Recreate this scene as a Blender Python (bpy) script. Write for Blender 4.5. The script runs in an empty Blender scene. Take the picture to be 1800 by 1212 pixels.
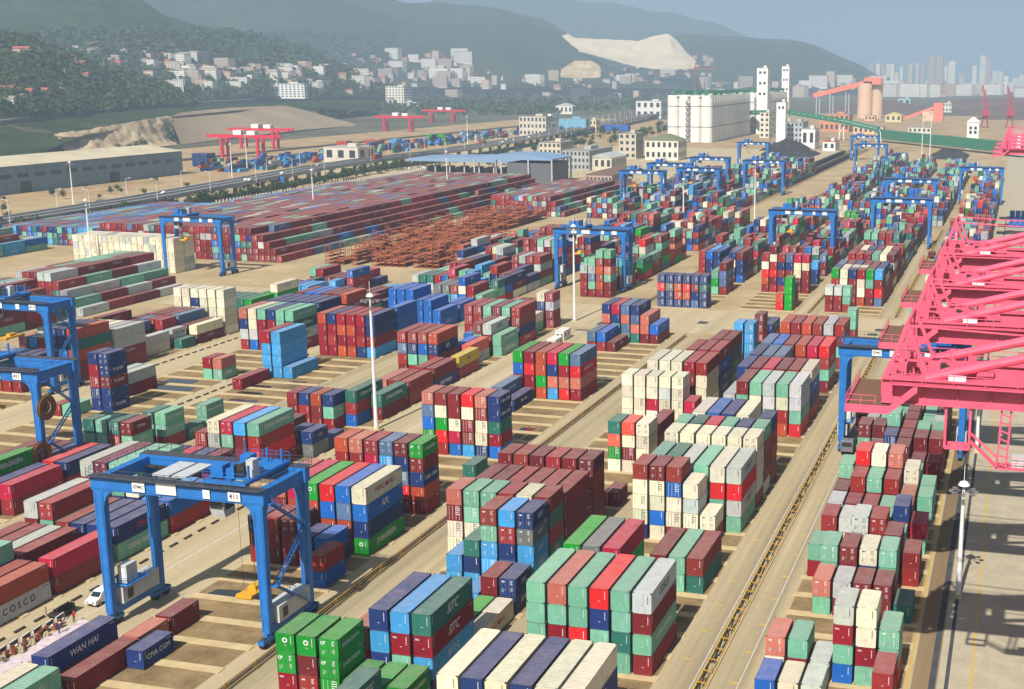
import bpy, bmesh, math, random
import numpy as np
from mathutils import Vector, Matrix
random.seed(7)
SC = bpy.context.scene
COL = SC.collection
PI = math.pi
# ------------------------------------------------------------------ camera (fitted to the yard's own grid)
FPX, YAW, PITCH, ROLL, CAMH, PPX, PPY = 2255.41, 0.25624, 0.21840, 0.00441, 73.987, 1193.61, 631.45
def cam_axes():
    cy, sy = math.cos(YAW), math.sin(YAW); cp, sp = math.cos(PITCH), math.sin(PITCH)
    cr, sr = math.cos(ROLL), math.sin(ROLL)
    f = Vector((-sy*cp, cy*cp, -sp)); r0 = Vector((cy, sy, 0)); u0 = r0.cross(f)
    return cr*r0+sr*u0, -sr*r0+cr*u0, f
CR, CU, CF = cam_axes()
def W(px, py, z=0.0):
    """world point at height z seen at pixel (px,py) of the 1800 px survey frame"""
    d = CR*((px-PPX)/FPX) + CU*(-(py-PPY)/FPX) + CF
    t = (z-CAMH)/d.z
    return Vector((d.x*t, d.y*t, z))
def WY(px, py, Y):
    """world point at distance Y seen at pixel"""
    d = CR*((px-PPX)/FPX) + CU*(-(py-PPY)/FPX) + CF
    t = Y/d.y
    return Vector((d.x*t, Y, CAMH+d.z*t))
def proj(p):
    q = Vector(p)-Vector((0, 0, CAMH)); w = q.dot(CF)
    return PPX+FPX*q.dot(CR)/w, PPY-FPX*q.dot(CU)/w, w
cam = bpy.data.cameras.new('camera'); camo = bpy.data.objects.new('camera', cam); COL.objects.link(camo)
M = Matrix.Identity(4)
for i in range(3):
    M[i][0] = CR[i]; M[i][1] = CU[i]; M[i][2] = -CF[i]
M[2][3] = CAMH
camo.matrix_world = M
cam.sensor_width = 36; cam.lens = FPX*36/1800
cam.shift_x = (900-PPX)/1800; cam.shift_y = (PPY-606)/1800
cam.clip_start = 1; cam.clip_end = 60000
SC.camera = camo
# ------------------------------------------------------------------ light
SUN_EL = 45.5
sd = Vector((0.07, 1.0, -math.tan(math.radians(SUN_EL)))).normalized()
sl = bpy.data.lights.new('sun', 'SUN'); sl.energy = 5.0; sl.angle = math.radians(0.5); sl.color = (1.0, 0.945, 0.86)
so = bpy.data.objects.new('sun', sl); COL.objects.link(so)
so.rotation_euler = sd.to_track_quat('-Z', 'Y').to_euler(); so.location = (0, 0, 900)
wd = bpy.data.worlds.new('World'); SC.world = wd; wd.use_nodes = True
nt = wd.node_tree; bg = nt.nodes['Background']
sky = nt.nodes.new('ShaderNodeTexSky'); sky.sky_type = 'NISHITA'; sky.sun_disc = False
sky.sun_elevation = math.radians(SUN_EL); sky.sun_rotation = math.radians(180-4)
sky.air_density = 1.0; sky.dust_density = 2.2; sky.ozone_density = 1.2
nt.links.new(sky.outputs[0], bg.inputs[0]); bg.inputs[1].default_value = 0.05
SC.view_settings.view_transform = 'Standard'; SC.view_settings.look = 'None'
SC.view_settings.gamma = 1; SC.view_settings.exposure = 0.42
SC.render.engine = 'CYCLES'
SC.cycles.max_bounces = 5; SC.cycles.diffuse_bounces = 1; SC.cycles.glossy_bounces = 2
SC.cycles.transparent_max_bounces = 4; SC.cycles.volume_bounces = 1
SC.cycles.use_denoising = True
SC.cycles.caustics_reflective = False; SC.cycles.caustics_refractive = False
# ------------------------------------------------------------------ helpers
def lin(c):
    return tuple(((v/255)/12.92 if v/255 <= .04045 else ((v/255+.055)/1.055)**2.4) for v in c)
def tag(o, label=None, cat=None, group=None, kind=None):
    if label: o['label'] = label
    if cat: o['category'] = cat
    if group: o['group'] = group
    if kind: o['kind'] = kind
    return o
def empty(name, loc=(0, 0, 0), rz=0.0):
    o = bpy.data.objects.new(name, None); o.location = loc; o.rotation_euler = (0, 0, rz)
    o.empty_display_size = .5; COL.objects.link(o); return o
class MB:
    """collects faces, then becomes ONE mesh object"""
    def __init__(s): s.v = []; s.f = []; s.m = []; s.mi = 0
    def face(s, pts):
        n = len(s.v); s.v += [tuple(p) for p in pts]; s.f.append(tuple(range(n, n+len(pts)))); s.m.append(s.mi)
    def box(s, x0, y0, z0, x1, y1, z1, skip=''):
        n = len(s.v)
        s.v += [(x0, y0, z0), (x1, y0, z0), (x1, y1, z0), (x0, y1, z0), (x0, y0, z1), (x1, y0, z1), (x1, y1, z1), (x0, y1, z1)]
        for k, q in (('b', (0, 3, 2, 1)), ('t', (4, 5, 6, 7)), ('f', (0, 1, 5, 4)), ('r', (1, 2, 6, 5)), ('k', (2, 3, 7, 6)), ('l', (3, 0, 4, 7))):
            if k in skip: continue
            s.f.append(tuple(n+i for i in q)); s.m.append(s.mi)
        return s
    def bar(s, a, b, w, h=None, up=(0, 0, 1)):
        """rectangular bar from a to b"""
        h = h or w; a = Vector(a); b = Vector(b); d = (b-a).normalized(); up = Vector(up)
        if abs(d.dot(up)) > .98: up = Vector((0, 1, 0))
        sx = d.cross(up).normalized()*(w/2); sy = sx.cross(d).normalized()*(h/2)
        n = len(s.v)
        for c in (a, b):
            for i, j in ((-1, -1), (1, -1), (1, 1), (-1, 1)): s.v.append(tuple(c+sx*i+sy*j))
        for q in ((0, 1, 2, 3), (7, 6, 5, 4), (0, 4, 5, 1), (1, 5, 6, 2), (2, 6, 7, 3), (3, 7, 4, 0)):
            s.f.append(tuple(n+i for i in q)); s.m.append(s.mi)
        return s
    def tube(s, a, b, r, r2=None, n=8, caps=True):
        r2 = r if r2 is None else r2; a = Vector(a); b = Vector(b); d = (b-a).normalized()
        up = Vector((0, 0, 1)) if abs(d.z) < .95 else Vector((0, 1, 0))
        x = d.cross(up).normalized(); y = x.cross(d)
        k = len(s.v)
        for c, rr in ((a, r), (b, r2)):
            for i in range(n):
                t = 2*PI*i/n; s.v.append(tuple(c+x*(rr*math.cos(t))+y*(rr*math.sin(t))))
        for i in range(n):
            j = (i+1) % n; s.f.append((k+i, k+j, k+n+j, k+n+i)); s.m.append(s.mi)
        if caps:
            s.f.append(tuple(k+i for i in reversed(range(n)))); s.m.append(s.mi)
            s.f.append(tuple(k+n+i for i in range(n))); s.m.append(s.mi)
        return s
    def prism(s, poly, axis, a, b):
        """extrude a 2-D outline (list of (u,v)) along axis from a to b; axis 'x': (u,v)=(y,z); 'y': (x,z); 'z': (x,y)"""
        def P(u, v, w): return {'x': (w, u, v), 'y': (u, w, v), 'z': (u, v, w)}[axis]
        k = len(s.v); n = len(poly)
        s.v += [P(u, v, a) for u, v in poly]+[P(u, v, b) for u, v in poly]
        for i in range(n):
            j = (i+1) % n; s.f.append((k+i, k+j, k+n+j, k+n+i)); s.m.append(s.mi)
        s.f.append(tuple(k+i for i in range(n))); s.m.append(s.mi)
        s.f.append(tuple(k+n+i for i in range(n))); s.m.append(s.mi)
        return s
    def mesh(s, name, mats, fix=True):
        me = bpy.data.meshes.new(name); me.from_pydata(s.v, [], s.f)
        for m in (mats if isinstance(mats, (list, tuple)) else [mats]): me.materials.append(m)
        if len(me.polygons): me.polygons.foreach_set('material_index', s.m)
        if fix:
            bm = bmesh.new(); bm.from_mesh(me); bmesh.ops.recalc_face_normals(bm, faces=bm.faces); bm.to_mesh(me); bm.free()
        me.update(); return me
    def build(s, name, mats, parent=None, loc=None, fix=True):
        return link(name, s.mesh(name, mats, fix), parent, loc)
def link(name, me, parent=None, loc=None):
    o = bpy.data.objects.new(name, me); COL.objects.link(o)
    if parent: o.parent = parent
    if loc: o.location = loc
    return o
def copy_tree(o, parent=None):
    c = o.copy(); COL.objects.link(c)
    if parent: c.parent = parent
    for ch in list(o.children): copy_tree(ch, c)
    return c
# ------------------------------------------------------------------ materials
MAT = {}
def nmat(name):
    m = bpy.data.materials.new(name); m.use_nodes = True; t = m.node_tree
    return m, t, t.nodes['Principled BSDF'], t.nodes.new
def paint(name, col, rough=.5, metal=0.0, dirt=.25, scale=1.5, dirtcol=(.16, .13, .1), spec=.4, bump=0.0):
    if name in MAT: return MAT[name]
    m, t, b, N = nmat(name); L = t.links.new
    tc = N('ShaderNodeTexCoord'); no = N('ShaderNodeTexNoise'); no.inputs['Scale'].default_value = scale
    no.inputs['Detail'].default_value = 6; no.inputs['Roughness'].default_value = .65
    L(tc.outputs['Object'], no.inputs['Vector'])
    rp = N('ShaderNodeValToRGB'); rp.color_ramp.elements[0].position = .42; rp.color_ramp.elements[1].position = .72
    L(no.outputs['Fac'], rp.inputs[0])
    mu = N('ShaderNodeMath'); mu.operation = 'MULTIPLY'; mu.inputs[1].default_value = dirt; L(rp.outputs[0], mu.inputs[0])
    mx = N('ShaderNodeMix'); mx.data_type = 'RGBA'; mx.inputs[6].default_value = (*col, 1); mx.inputs[7].default_value = (*dirtcol, 1)
    L(mu.outputs[0], mx.inputs[0]); L(mx.outputs[2], b.inputs['Base Color'])
    b.inputs['Roughness'].default_value = rough; b.inputs['Metallic'].default_value = metal
    b.inputs['Specular IOR Level'].default_value = spec
    if bump:
        bp = N('ShaderNodeBump'); bp.inputs['Strength'].default_value = bump; L(no.outputs['Fac'], bp.inputs['Height']); L(bp.outputs[0], b.inputs['Normal'])
    MAT[name] = m; return m
# ------------------------------------------------------------------ container yard layout
ROWP = 2.817; CW = 2.438
XB = {'R': -27.25, 'A': -57.35, 'E': -80.8, 'B': -111.3, 'F': -147.3, 'G': -178.5, 'H': -202.6, 'I': -234.5, 'J': -266.0, 'K': -292.0, 'Q': -84.3}
PAL = {'r': (126, 36, 38), 'R': (214, 34, 40), 't': (142, 20, 38), 'p': (190, 26, 66), 'o': (176, 74, 44), 's': (190, 108, 90),
       'g': (116, 178, 150), 'd': (44, 112, 100), 'G': (14, 150, 44), 'b': (28, 54, 112), 'B': (24, 100, 186), 'l': (66, 156, 214),
       'm': (84, 110, 146), 'w': (228, 220, 192), 'c': (186, 192, 188), 'y': (196, 172, 60), 'k': (112, 116, 118), 'q': (226, 96, 74)}
CNAME = {'r': 'maroon', 'R': 'bright red', 't': 'dark crimson', 'p': 'magenta red', 'o': 'rust orange', 's': 'salmon pink', 'g': 'pale green',
         'd': 'dark teal', 'G': 'bright green', 'b': 'navy blue', 'B': 'royal blue', 'l': 'sky blue', 'm': 'slate blue', 'w': 'cream white',
         'c': 'pale grey', 'y': 'yellow', 'k': 'dark grey', 'q': 'coral'}
LAYOUT = """
R 140.8 20 2.6 B/w/c/-/-/rr
R 147.5 20 2.57 ws=/tg/c=/Bgtc/gtww/Rgg=
R 167.6 20 2.6 -/gs=/r=c/rr=/rr=/d
R 174.3 20 2.6 -/rgg=/rrr=/rb=w=/rgg=/-
R 181.0 20 2.6 tg/rw/rr/rr/rrr/rr
R 187.7 20 2.6 c/w/rcc=/rrr=/gg/-
R 194.4 20 2.6 rr/cc/cr/gg/trb/g=p
R 201.1 20 2.6 cc/rt/gt/gg/rr/-
R 207.8 20 2.6 tr/rtr/rtg=/rrr/rs/gg
R 214.3 20 2.6 gtg=/rtrR/rggw/r=r=r=s=/rww=/gg
R 221.2 20 2.6 -/rr/rg/rr/rg/-
R 227.9 20 2.6 k/rr/gr/rrr/rr=/rt
R 234.6 20 2.6 -/rr/rrb=/rrr=/rrr/rrr
R 241.3 20 2.6 rg=r=/rgr/rrrg=/rrr/rgg=/rrg
R 248.0 20 2.6 rr/rr/rrg/rrr/rr=/rrc
R 254.7 20 2.6 rc/rg/rr/rrr/rg=/rr
R 261.4 40 2.6 r/rr/rrg/rr/gg/rr
A 116.5 40 2.72 wrbw/rgbb/rbrw/rrgb/rgrw/rgbw
A 142.9 40 2.77 rggg/rtgs/rRgg/rgbR/gdgg/rgrc
A 156.6 40 2.78 rrgG/rgrk/rrGp/-/-/-
A 170.1 40 2.7 -/-/-/rr/gg/dr
A 189.7 20 2.52 bw=w=wr/wBww=r=/rw=wB=r/rw=cw/rw=/-
A 196.3 40 2.8 rrrg/rgrd/rrgc/rrgg/rgRw/gcRc
A 209.3 20 2.55 rrwww=/rgwww/rrwww/rwwww/rwwww/rcwww=
A 216.0 20 2.55 rrrrg/rrgrd/rrrgp/rgrrg/rrrrb/crrrg
A 222.6 20 2.55 rrrw/rr/-/-/-/rrrrb
A 229.2 40 2.8 rrgw/rrbB/rgrb/rrww/-/-
A 255.7 40 2.8 rrc/rrgr/rrwg/rgcc/orwg/Rgcc
A 269.4 40 2.8 rrrb/rrrr/rrrp/rrgr/rrrr/rbBw
A 282.5 40 2.8 rrrb/rgrm/rrbm/rr/r/-
A 295.9 40 2.8 rrrm/rrrB/rgrr/rrro/rgrp/rgrR
A 309.2 40 2.7 r/rr/r/rr/r/-
A 322.4 40 2.83 rrro/rgrr/rbro/rrrr/rrrc/rgrr
A 347.5 20 2.7 -/-/-/rgc/rgg/rrgg
A 402.0 20 2.7 rrc/rrc/rgg=/-/-/-
A 415.6 20 2.95 rrrG/rrww/rrrb/owwt/rtgG/mRrl
A 422.3 20 2.95 rrrb/rrrw/rrrw/rrrw/rrrr/rrbb
A 429.0 40 2.9 rrbm/rrrr/rrrb/rrrr/rrrr/rrwb
A 442.4 40 2.9 rrr/rrr/rgr/rrr/rwr/rrb
A 457.0 40 2.86 rrrr/rrrr/rrrr/rwrg/wwrw/wRwr
A 471.0 40 2.86 rrrr/rrrw/rrrb/rrrr/rrrw/rrrr
E 116.3 20 2.5 -/-/-/-/rrd/-
E 122.8 20 2.52 rtG=G/rr=rG/G=G=G=G=/gG/rG/gG
E 129.7 40 2.79 -/-/rps/gblb/rgtl/bltd
E 143.1 40 2.75 -/-/-/-/G/w
E 156.2 20 2.6 -/-/-/l/rr/bb=
E 163.1 20 2.52 -/ll/lbd/ll=l=g=r=/rmbr=l/bllk=b=
E 169.9 20 2.54 rw=w=r=s/rrw=g=g=/rrrg=g=/rrrrr/rrrrw/rdtdr
E 176.6 40 2.78 rrrr/rrrr/rrrr/rrrr/rrrr/rrrr
E 190.1 20 2.5 rrrrr/rrrrr/rrrrr/rrrrr/rrrrr/r=r=r=r=r=
E 203.6 20 2.6 r/-/-/-/-/r
E 223.1 20 2.46 -/-/-/wG=qd/wr=wq/rww=w=
E 230.0 40 2.6 -/-/-/-/r/rrr
E 259.3 20 2.57 wwww/ww=ww/wpww/w=w=cw/w=w=w=w=/rp
E 269.5 40 2.87 -/wwww/wwww/wwww/rrrt/wwwr
E 282.4 40 2.9 -/-/-/rrrr/rrrr/bbBr
E 295.4 40 2.9 -/-/bbB/rrg/rrrr/dddr
E 321.8 20 2.66 -/-/-/rr/rlll/l=l=l=l=
E 335.2 20 2.66 -/-/-/Gb=/trr=/r=r=r=r=
E 348.6 40 2.7 -/-/-/-/rb/rb
Q 400.5 20 2.65 -/-/-/-/Ro/GGGG
Q 407.2 20 2.65 -/-/-/-/-/rrd
Q 434.5 20 2.66 roRwr/rrRrwr/rbrbr/rwrbm/rrwwp/rrrwp
Q 441.2 40 2.66 rrrr/rrrr/rrrb/rrrr/-/-
Q 455.0 20 2.7 -/-/-/-/rgl/bbl
B 104.7 40 2.6 rw/gg/-/-/-/-
B 118.4 40 2.7 rb/r/-/-/-/-
B 127.9 20 2.55 -/-/b/-/-/-
B 130.8 20 2.8 -/s/-/-/-/-
B 137.4 20 2.8 -/r/-/-/-/-
B 157.5 20 2.5 -/-/-/-/-/Br
B 164.1 20 2.52 rr=b=/rrr/rrr=/rb/bB/-
B 170.9 40 2.79 rrrs/rGop/rroG/roBR/oomB/GbBw
B 184.2 20 2.6 rrs/rrr/-/-/-/-
B 190.7 20 2.52 rrrro/rrrrs=/rrrpr=/rrrl=m=/rRm=br=/tobr=G=
B 212.0 20 2.55 -/-/-/-/-/d
B 224.5 20 2.52 sG=Bms=/rRGwr/Bpw=rr/lr=r=wR/b=w=w=r=s=/Btdbb
B 259.3 40 2.7 bm/b/-/-/-/-
B 272.2 40 2.74 rrBG/rtRt/oGoo/lsbp/RstG/tsRm
B 325.6 40 2.6 rm/rB/r/-/-/-
B 338.8 40 2.66 rtsb/rgbp/gmsm/dsmb/rss/rB
B 396.7 20 2.62 b=b=R=b=/b=b=k=b=/b=o=o=b=/b=o=R=b=/mbr=b=/b=b=d=b=
B 403.6 20 2.6 -/-/-/-/-/-
B 425.0 40 2.7 cc/rr/wr/ro/gGg/rmmr
B 452.5 20 2.7 rrrr/bbbB/bbbb/bbb/rbwb/Bbbr
B 459.3 40 2.7 rrrr/rrgl/rrrB/bbb/rrrm/rbrr
F 131.8 40 2.7 rr/rb/rr/rbg/rr/co
F 145.0 40 2.75 rr/rr/bc/rr/-/rp
F 158.5 40 2.82 rrc/rgr=/rr/cb/gb/gb
F 171.5 40 2.8 grrc/rrrr=/rbgg=/rbwg=/rl/rB
F 188.0 20 2.6 rrg/rrb=/rrp=/rrb=/rrr=/g
F 202.3 40 2.56 rrr=/rwc=w=/rrg=p=/rrrl/rRrg/-
F 215.8 20 2.6 -/-/-/-/rb/kb
F 222.0 20 2.6 -/-/rr/-/-/b
F 234.1 20 2.6 rrr/rrb/rro/tgb/-/-
F 238.5 40 2.6 -/-/-/-/Brd/-
F 244.5 40 2.9 -/-/-/-/-/rd
F 257.9 40 2.8 -/-/-/rs/rr/rr
F 271.2 40 2.85 -/-/-/-/rr/br
F 285.0 40 2.78 rrm=r=/rgb=r=/rgBr=/rrb=o=/-/ry
F 298.4 40 2.8 -/-/-/bB/cq/-
F 312.0 40 2.85 -/-/gB/rgr=/rrc/gg
F 325.5 40 2.72 rrr=r=/rrrr=/rrg=g=/rrsr=/rr=r=g=/rbr=r=
F 338.9 40 2.7 -/-/rr/-/gw/-
F 352.2 20 2.65 -/rrs=/rrr=/rrr=/rrb=w=/r=r=c=r=
F 408.0 20 2.65 -/-/rrrc=/rgm=c=g/ror=or=g/rrg=s=rg
F 425.0 40 2.65 rgrg/rcrg/rrgg/rrrr/rlrl/rrdg
G 158.0 40 2.6 rr/rb/rr/rG/rr/-
G 172.0 40 2.7 rb/rr/rb/rrG/rb/rp
G 185.5 40 2.7 rr/rr/rr/rb/rR/rb
G 195.0 20 2.6 rr/rr/-/-/-/r
G 203.3 20 2.7 -/-/rgd/gg=g=/rr=d=/rg=r=
G 213.4 20 2.44 -/-/-/c/rg=d=/rg=g=
G 220.2 20 2.6 -/-/c/-/-/d
G 227.0 20 2.85 -/-/-/-/-/g=g=
G 260.8 40 2.6 t/-/-/-/-/-
G 274.0 40 2.88 lllt/llll/l/-/-/-
G 300.8 40 2.85 ttto/trtb/otot/otot/brtt/ltbb
G 314.2 40 2.85 -/-/-/lB/rBB/rBBB
G 341.1 40 2.87 BBBB/BBBB/BBBB/BBB/BBB/BB
G 355.0 40 2.7 -/-/-/-/BB/BB
H 229.0 20 2.6 r/g/-/-/-/-
H 235.0 20 2.64 -/b=b=t=r=/bb=r=tb/bbr=b=b=/-/-
H 246.0 40 2.75 rc/tc/-/-/-/-
H 268.0 20 2.7 -/-/-/-/gt/g=s
H 301.3 40 2.85 rcbs/Bcww/rrtg/rrtb/rggg/rcdg
H 314.8 40 2.85 rrbb/rrbb/rrbb/rrbb/rrbb/rrbb
H 330.0 40 2.8 rrrr/rrrB/rrcB/rrrr/rrwr/rrro
H 345.0 20 2.7 rrg=/rrg=/rrg/rrc/rtg/rgr=
H 352.0 40 2.7 -/-/-/rgr/rrr/bb
H 371.0 20 2.72 -/ll/ll/ll/ll/ll
H 378.0 20 2.72 -/ll/ll/ll/ll/gb
I 244.0 40 2.62 rrB/rrl/rrb/rrb/-/-
I 256.7 40 2.62 rrrs/rrrl/rrrrc/rrbbb/rkBbb/rrodo
I 270.0 40 2.6 rrrr/rrrG/rrrw/rrrw/rrcc/rrcc
I 283.5 40 2.62 rrrr/rrr/rrm/-/wc/-
I 297.0 20 2.6 rrr/rrm/rrr/rrr/rc/d
I 304.0 40 2.6 rrr/rrr/rrr/rrm/rr/rw
I 317.4 20 2.6 wwwww/wwwww/wwwbw/bwwww/wwwww/wwwww
I 331.0 40 2.65 -/rrd/rdd/rdd/rdd/rbG
I 345.0 40 2.6 rr/rb/rr/rr/rrG/rrGw
I 372.0 40 2.6 rr/rB/rl/ll/-/-
"""
def parse(s):
    out = []; i = 0
    while i < len(s):
        d = i+1 < len(s) and s[i+1] == '='
        out.append((s[i], d)); i += 2 if d else 1
    return out
BOX = []      # dict(x,y,z,L,h,c,door,blk,row,tier,bay,n)
def put(x, y, z, L, h, c, door=False, blk='', row=0, tier=0, bay=0, n=1, far=False):
    BOX.append(dict(x=x, y=y, z=z, L=L, h=h, c=c, door=door, blk=blk, row=row, tier=tier, bay=bay, n=n, far=far))
baycount = {}
for ln in LAYOUT.strip().splitlines():
    b, Y, L, h, cols = ln.split(); Y = float(Y); L = 12.19 if L == '40' else 6.06; h = float(h)
    baycount[b] = baycount.get(b, 0)+1
    for r, s in enumerate(cols.split('/')):
        if s == '-': continue
        st = parse(s); z = 0.12
        for t, (cc, d) in enumerate(st):
            jx = random.uniform(-.05, .05); jy = random.uniform(-.07, .07)
            put(XB[b]+r*ROWP+CW/2+jx, Y+jy, z, L, h-.015, cc, d, b, r+1, t+1, baycount[b], len(st)); z += h
# ---- the deeper yard: same blocks carried on, heights and colours drawn at random
P_MIX = 'rrrrrrrrrrttggggddbbbbmBBlwwccosGRpk'
P_RED = 'rrrrrrrrrrrrrrrrrrrrrrrccgggdtbmBr'
P_BLUE = 'BBBBBBBBBllllbbbmg'
P_FAR = 'rrrrrggggddbbmBBlwcco'
rnd = random.Random(11)
def fill(x0, nc, Y0, Y1, hm, pal, p40=.5, gap=.08, sd=1.0, pitch=ROWP, h=2.65, same=0.0):
    y = Y0
    while y < Y1-6:
        L = 12.19 if rnd.random() < p40 else 6.06
        base = max(1, min(5, rnd.gauss(hm, sd*.8)))
        if rnd.random() < gap: y += L+.6; continue
        topc = rnd.choice(pal)
        for r in range(nc):
            n = int(round(max(0, min(5, base+rnd.gauss(0, sd*.55)))))
            for t in range(n):
                put(x0+r*pitch+CW/2+rnd.uniform(-.06, .06), y+rnd.uniform(-.1, .1), .12+t*h, L, h-.015,
                    topc if rnd.random() < same else rnd.choice(pal), rnd.random() < .35, n=n, tier=t+1, far=True)
        y += L+.62
FILLS = [
 (-27, 6, 300, 360, 3.2, P_MIX), (-27, 6, 402, 660, 3.4, P_MIX), (-57.4, 6, 486, 640, 3.6, P_MIX), (-84.3, 6, 475, 640, 2.6, P_MIX),
 (-111.3, 6, 474, 700, 3.3, P_MIX), (-147.3, 6, 440, 640, 3.4, P_MIX), (-178.5, 6, 372, 470, 3.4, P_MIX), (-178.5, 6, 480, 640, 3.0, P_MIX),
 (-202.6, 6, 405, 520, 3.0, P_MIX), (-27, 6, 675, 980, 3.0, P_FAR), (-52, 6, 655, 1010, 3.2, P_FAR), (-80, 6, 655, 1060, 3.2, P_FAR),
 (-108, 6, 720, 1120, 3.3, P_FAR), (-166, 6, 660, 980, 3.2, P_FAR), (-192, 6, 660, 1020, 3.3, P_FAR), (-218, 6, 640, 900, 3.0, P_FAR),
 (-234.5, 6, 385, 420, 2.4, P_MIX),
]
for a in FILLS: fill(*a)
# bright blue wall of boxes beside the quay road, and the pale wall of reefers on the left
for (x, y, nc, nb, n, c, L) in ((-16, 583, 1, 6, 2, 'B', 12.19), (-27, 575, 4, 1, 2, 'B', 6.06), (-3, 660, 9, 1, 3, 'B', 6.06), (-84, 660, 5, 1, 4, 'B', 6.06), (-60, 745, 3, 1, 4, 'B', 6.06)):
    for i in range(nc):
        for j in range(nb):
            for t in range(n): put(x+i*2.75+1.2, y+j*12.6, .12+t*2.65, L, 2.63, c, False, n=n, tier=t+1, far=True)
for i in range(17):
    for j in range(2):
        for t in range(5): put(-348.5+i*2.62+1.2, 414+j*6.3, .12+t*2.62, 6.06, 2.6, 'r' if (i == 5 and t == 1) else rnd.choice('wwwwwwc'), rnd.random() < .5, n=5, tier=t+1, far=True)
# the great flat-topped mass of maroon boxes with its stepped right flank
def mass(x0, nc, Y0, nb, prof, pal, L=12.19, pitch=2.62):
    for j in range(nb):
        for i in range(nc):
            n = prof(i, j)
            for t in range(n):
                put(x0+i*pitch+1.2, Y0+j*(L+.35), .12+t*2.62, L, 2.6, rnd.choice(pal), rnd.random() < .4, n=n, tier=t+1, far=True)
mass(-365, 32, 450, 24, lambda i, j: max(1, min(5, 5-max(0, (i-27))-(1 if rnd.random() < .05 else 0))), P_RED)
mass(-272, 16, 640, 9, lambda i, j: max(1, min(4, 4-max(0, i-12))), P_RED)
mass(-432, 22, 470, 9, lambda i, j: 3 if i < 20 else 2, 'BBllrrgdbbbr')
mass(-404, 9, 600, 10, lambda i, j: 3, 'rrrrBllgb')
mass(-330, 20, 270, 4, lambda i, j: max(1, 5-max(0, i-17)-(0 if j else 0)), 'rrrrrrtgggdc')
mass(-300, 9, 330, 4, lambda i, j: max(1, 5-max(0, i-4)), 'rrrrrgggdc')
mass(-440, 16, 408, 4, lambda i, j: 2+(i*j) % 3, 'rrgglBc')
mass(-268, 11, 180, 6, lambda i, j: 2+(i+j) % 3, 'rrrgbBd')
# rail terminal beyond the highway, red boxes under red cranes
for k in range(46):
    yy = 860+k*14.5
    for i in range(rnd.randint(4, 9)):
        xx = -560-26*rnd.random()-5.5*i-(yy-860)*.05
        cc = rnd.choice('BBBbblrrogccd')
        for t in range(rnd.choice((1, 1, 2, 2, 3))): put(xx, yy+rnd.uniform(-3, 3), .1+t*2.6, rnd.choice((6.06, 12.19)), 2.58, cc if rnd.random() < .6 else rnd.choice('Bbrgl'), far=True, n=3, tier=t+1)
for (x0, nc, yy, n, c) in ((-640, 5, 905, 4, 'b'), (-600, 7, 1500, 4, 'b'), (-612, 8, 1270, 4, 'G'), (-640, 6, 1190, 3, 'o'), (-655, 4, 1160, 3, 'o'), (-625, 4, 1215, 3, 'l'), (-540, 14, 1650, 3, 'B'), (-480, 12, 1760, 3, 'B')):
    for i in range(nc):
        for t in range(n): put(x0+i*2.7, yy, .1+t*2.6, 12.19, 2.58, c, far=True, n=n, tier=t+1)
# drop any box that would run into one already placed
cells = {}; kept = []
for b in BOX:
    k0 = []
    for gx in range(int((b['x']-1.1)//2), int((b['x']+1.1)//2)+1):
        for gy in range(int((b['y']+.2)//3), int((b['y']+b['L']-.2)//3)+1): k0.append((gx, gy))
    bad = False
    for k in k0:
        for o in cells.get(k, ()):
            if abs(o['x']-b['x']) < 2.40 and o['y'] < b['y']+b['L']-.05 and b['y'] < o['y']+o['L']-.05 and o['z'] < b['z']+b['h']-.1 and b['z'] < o['z']+o['h']-.1:
                bad = True; break
        if bad: break
    if bad: b['bad'] = True; continue
    kept.append(b)
    for k in k0: cells.setdefault(k, []).append(b)
BADN = len(BOX)-len(kept); BOX = kept
# nothing hangs in the air: a box whose support was dropped goes too
kept = []; tops = {}
for b in sorted(BOX, key=lambda q: q['z']):
    if b['z'] > .5:
        ok = any(abs(o['x']-b['x']) < 1.3 and abs(o['z']+o['h']-b['z']) < .45 and o['y'] < b['y']+b['L']-.5 and b['y'] < o['y']+o['L']-.5 for o in tops.get((int(b['x']//3), int(b['y']//15)), []))
        if not ok: continue
    kept.append(b)
    for gx in (-1, 0, 1):
        for gy in (-1, 0, 1): tops.setdefault((int(b['x']//3)+gx, int(b['y']//15)+gy), []).append(b)
BOX = kept
print('containers', len(BOX), 'dropped', BADN)
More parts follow.
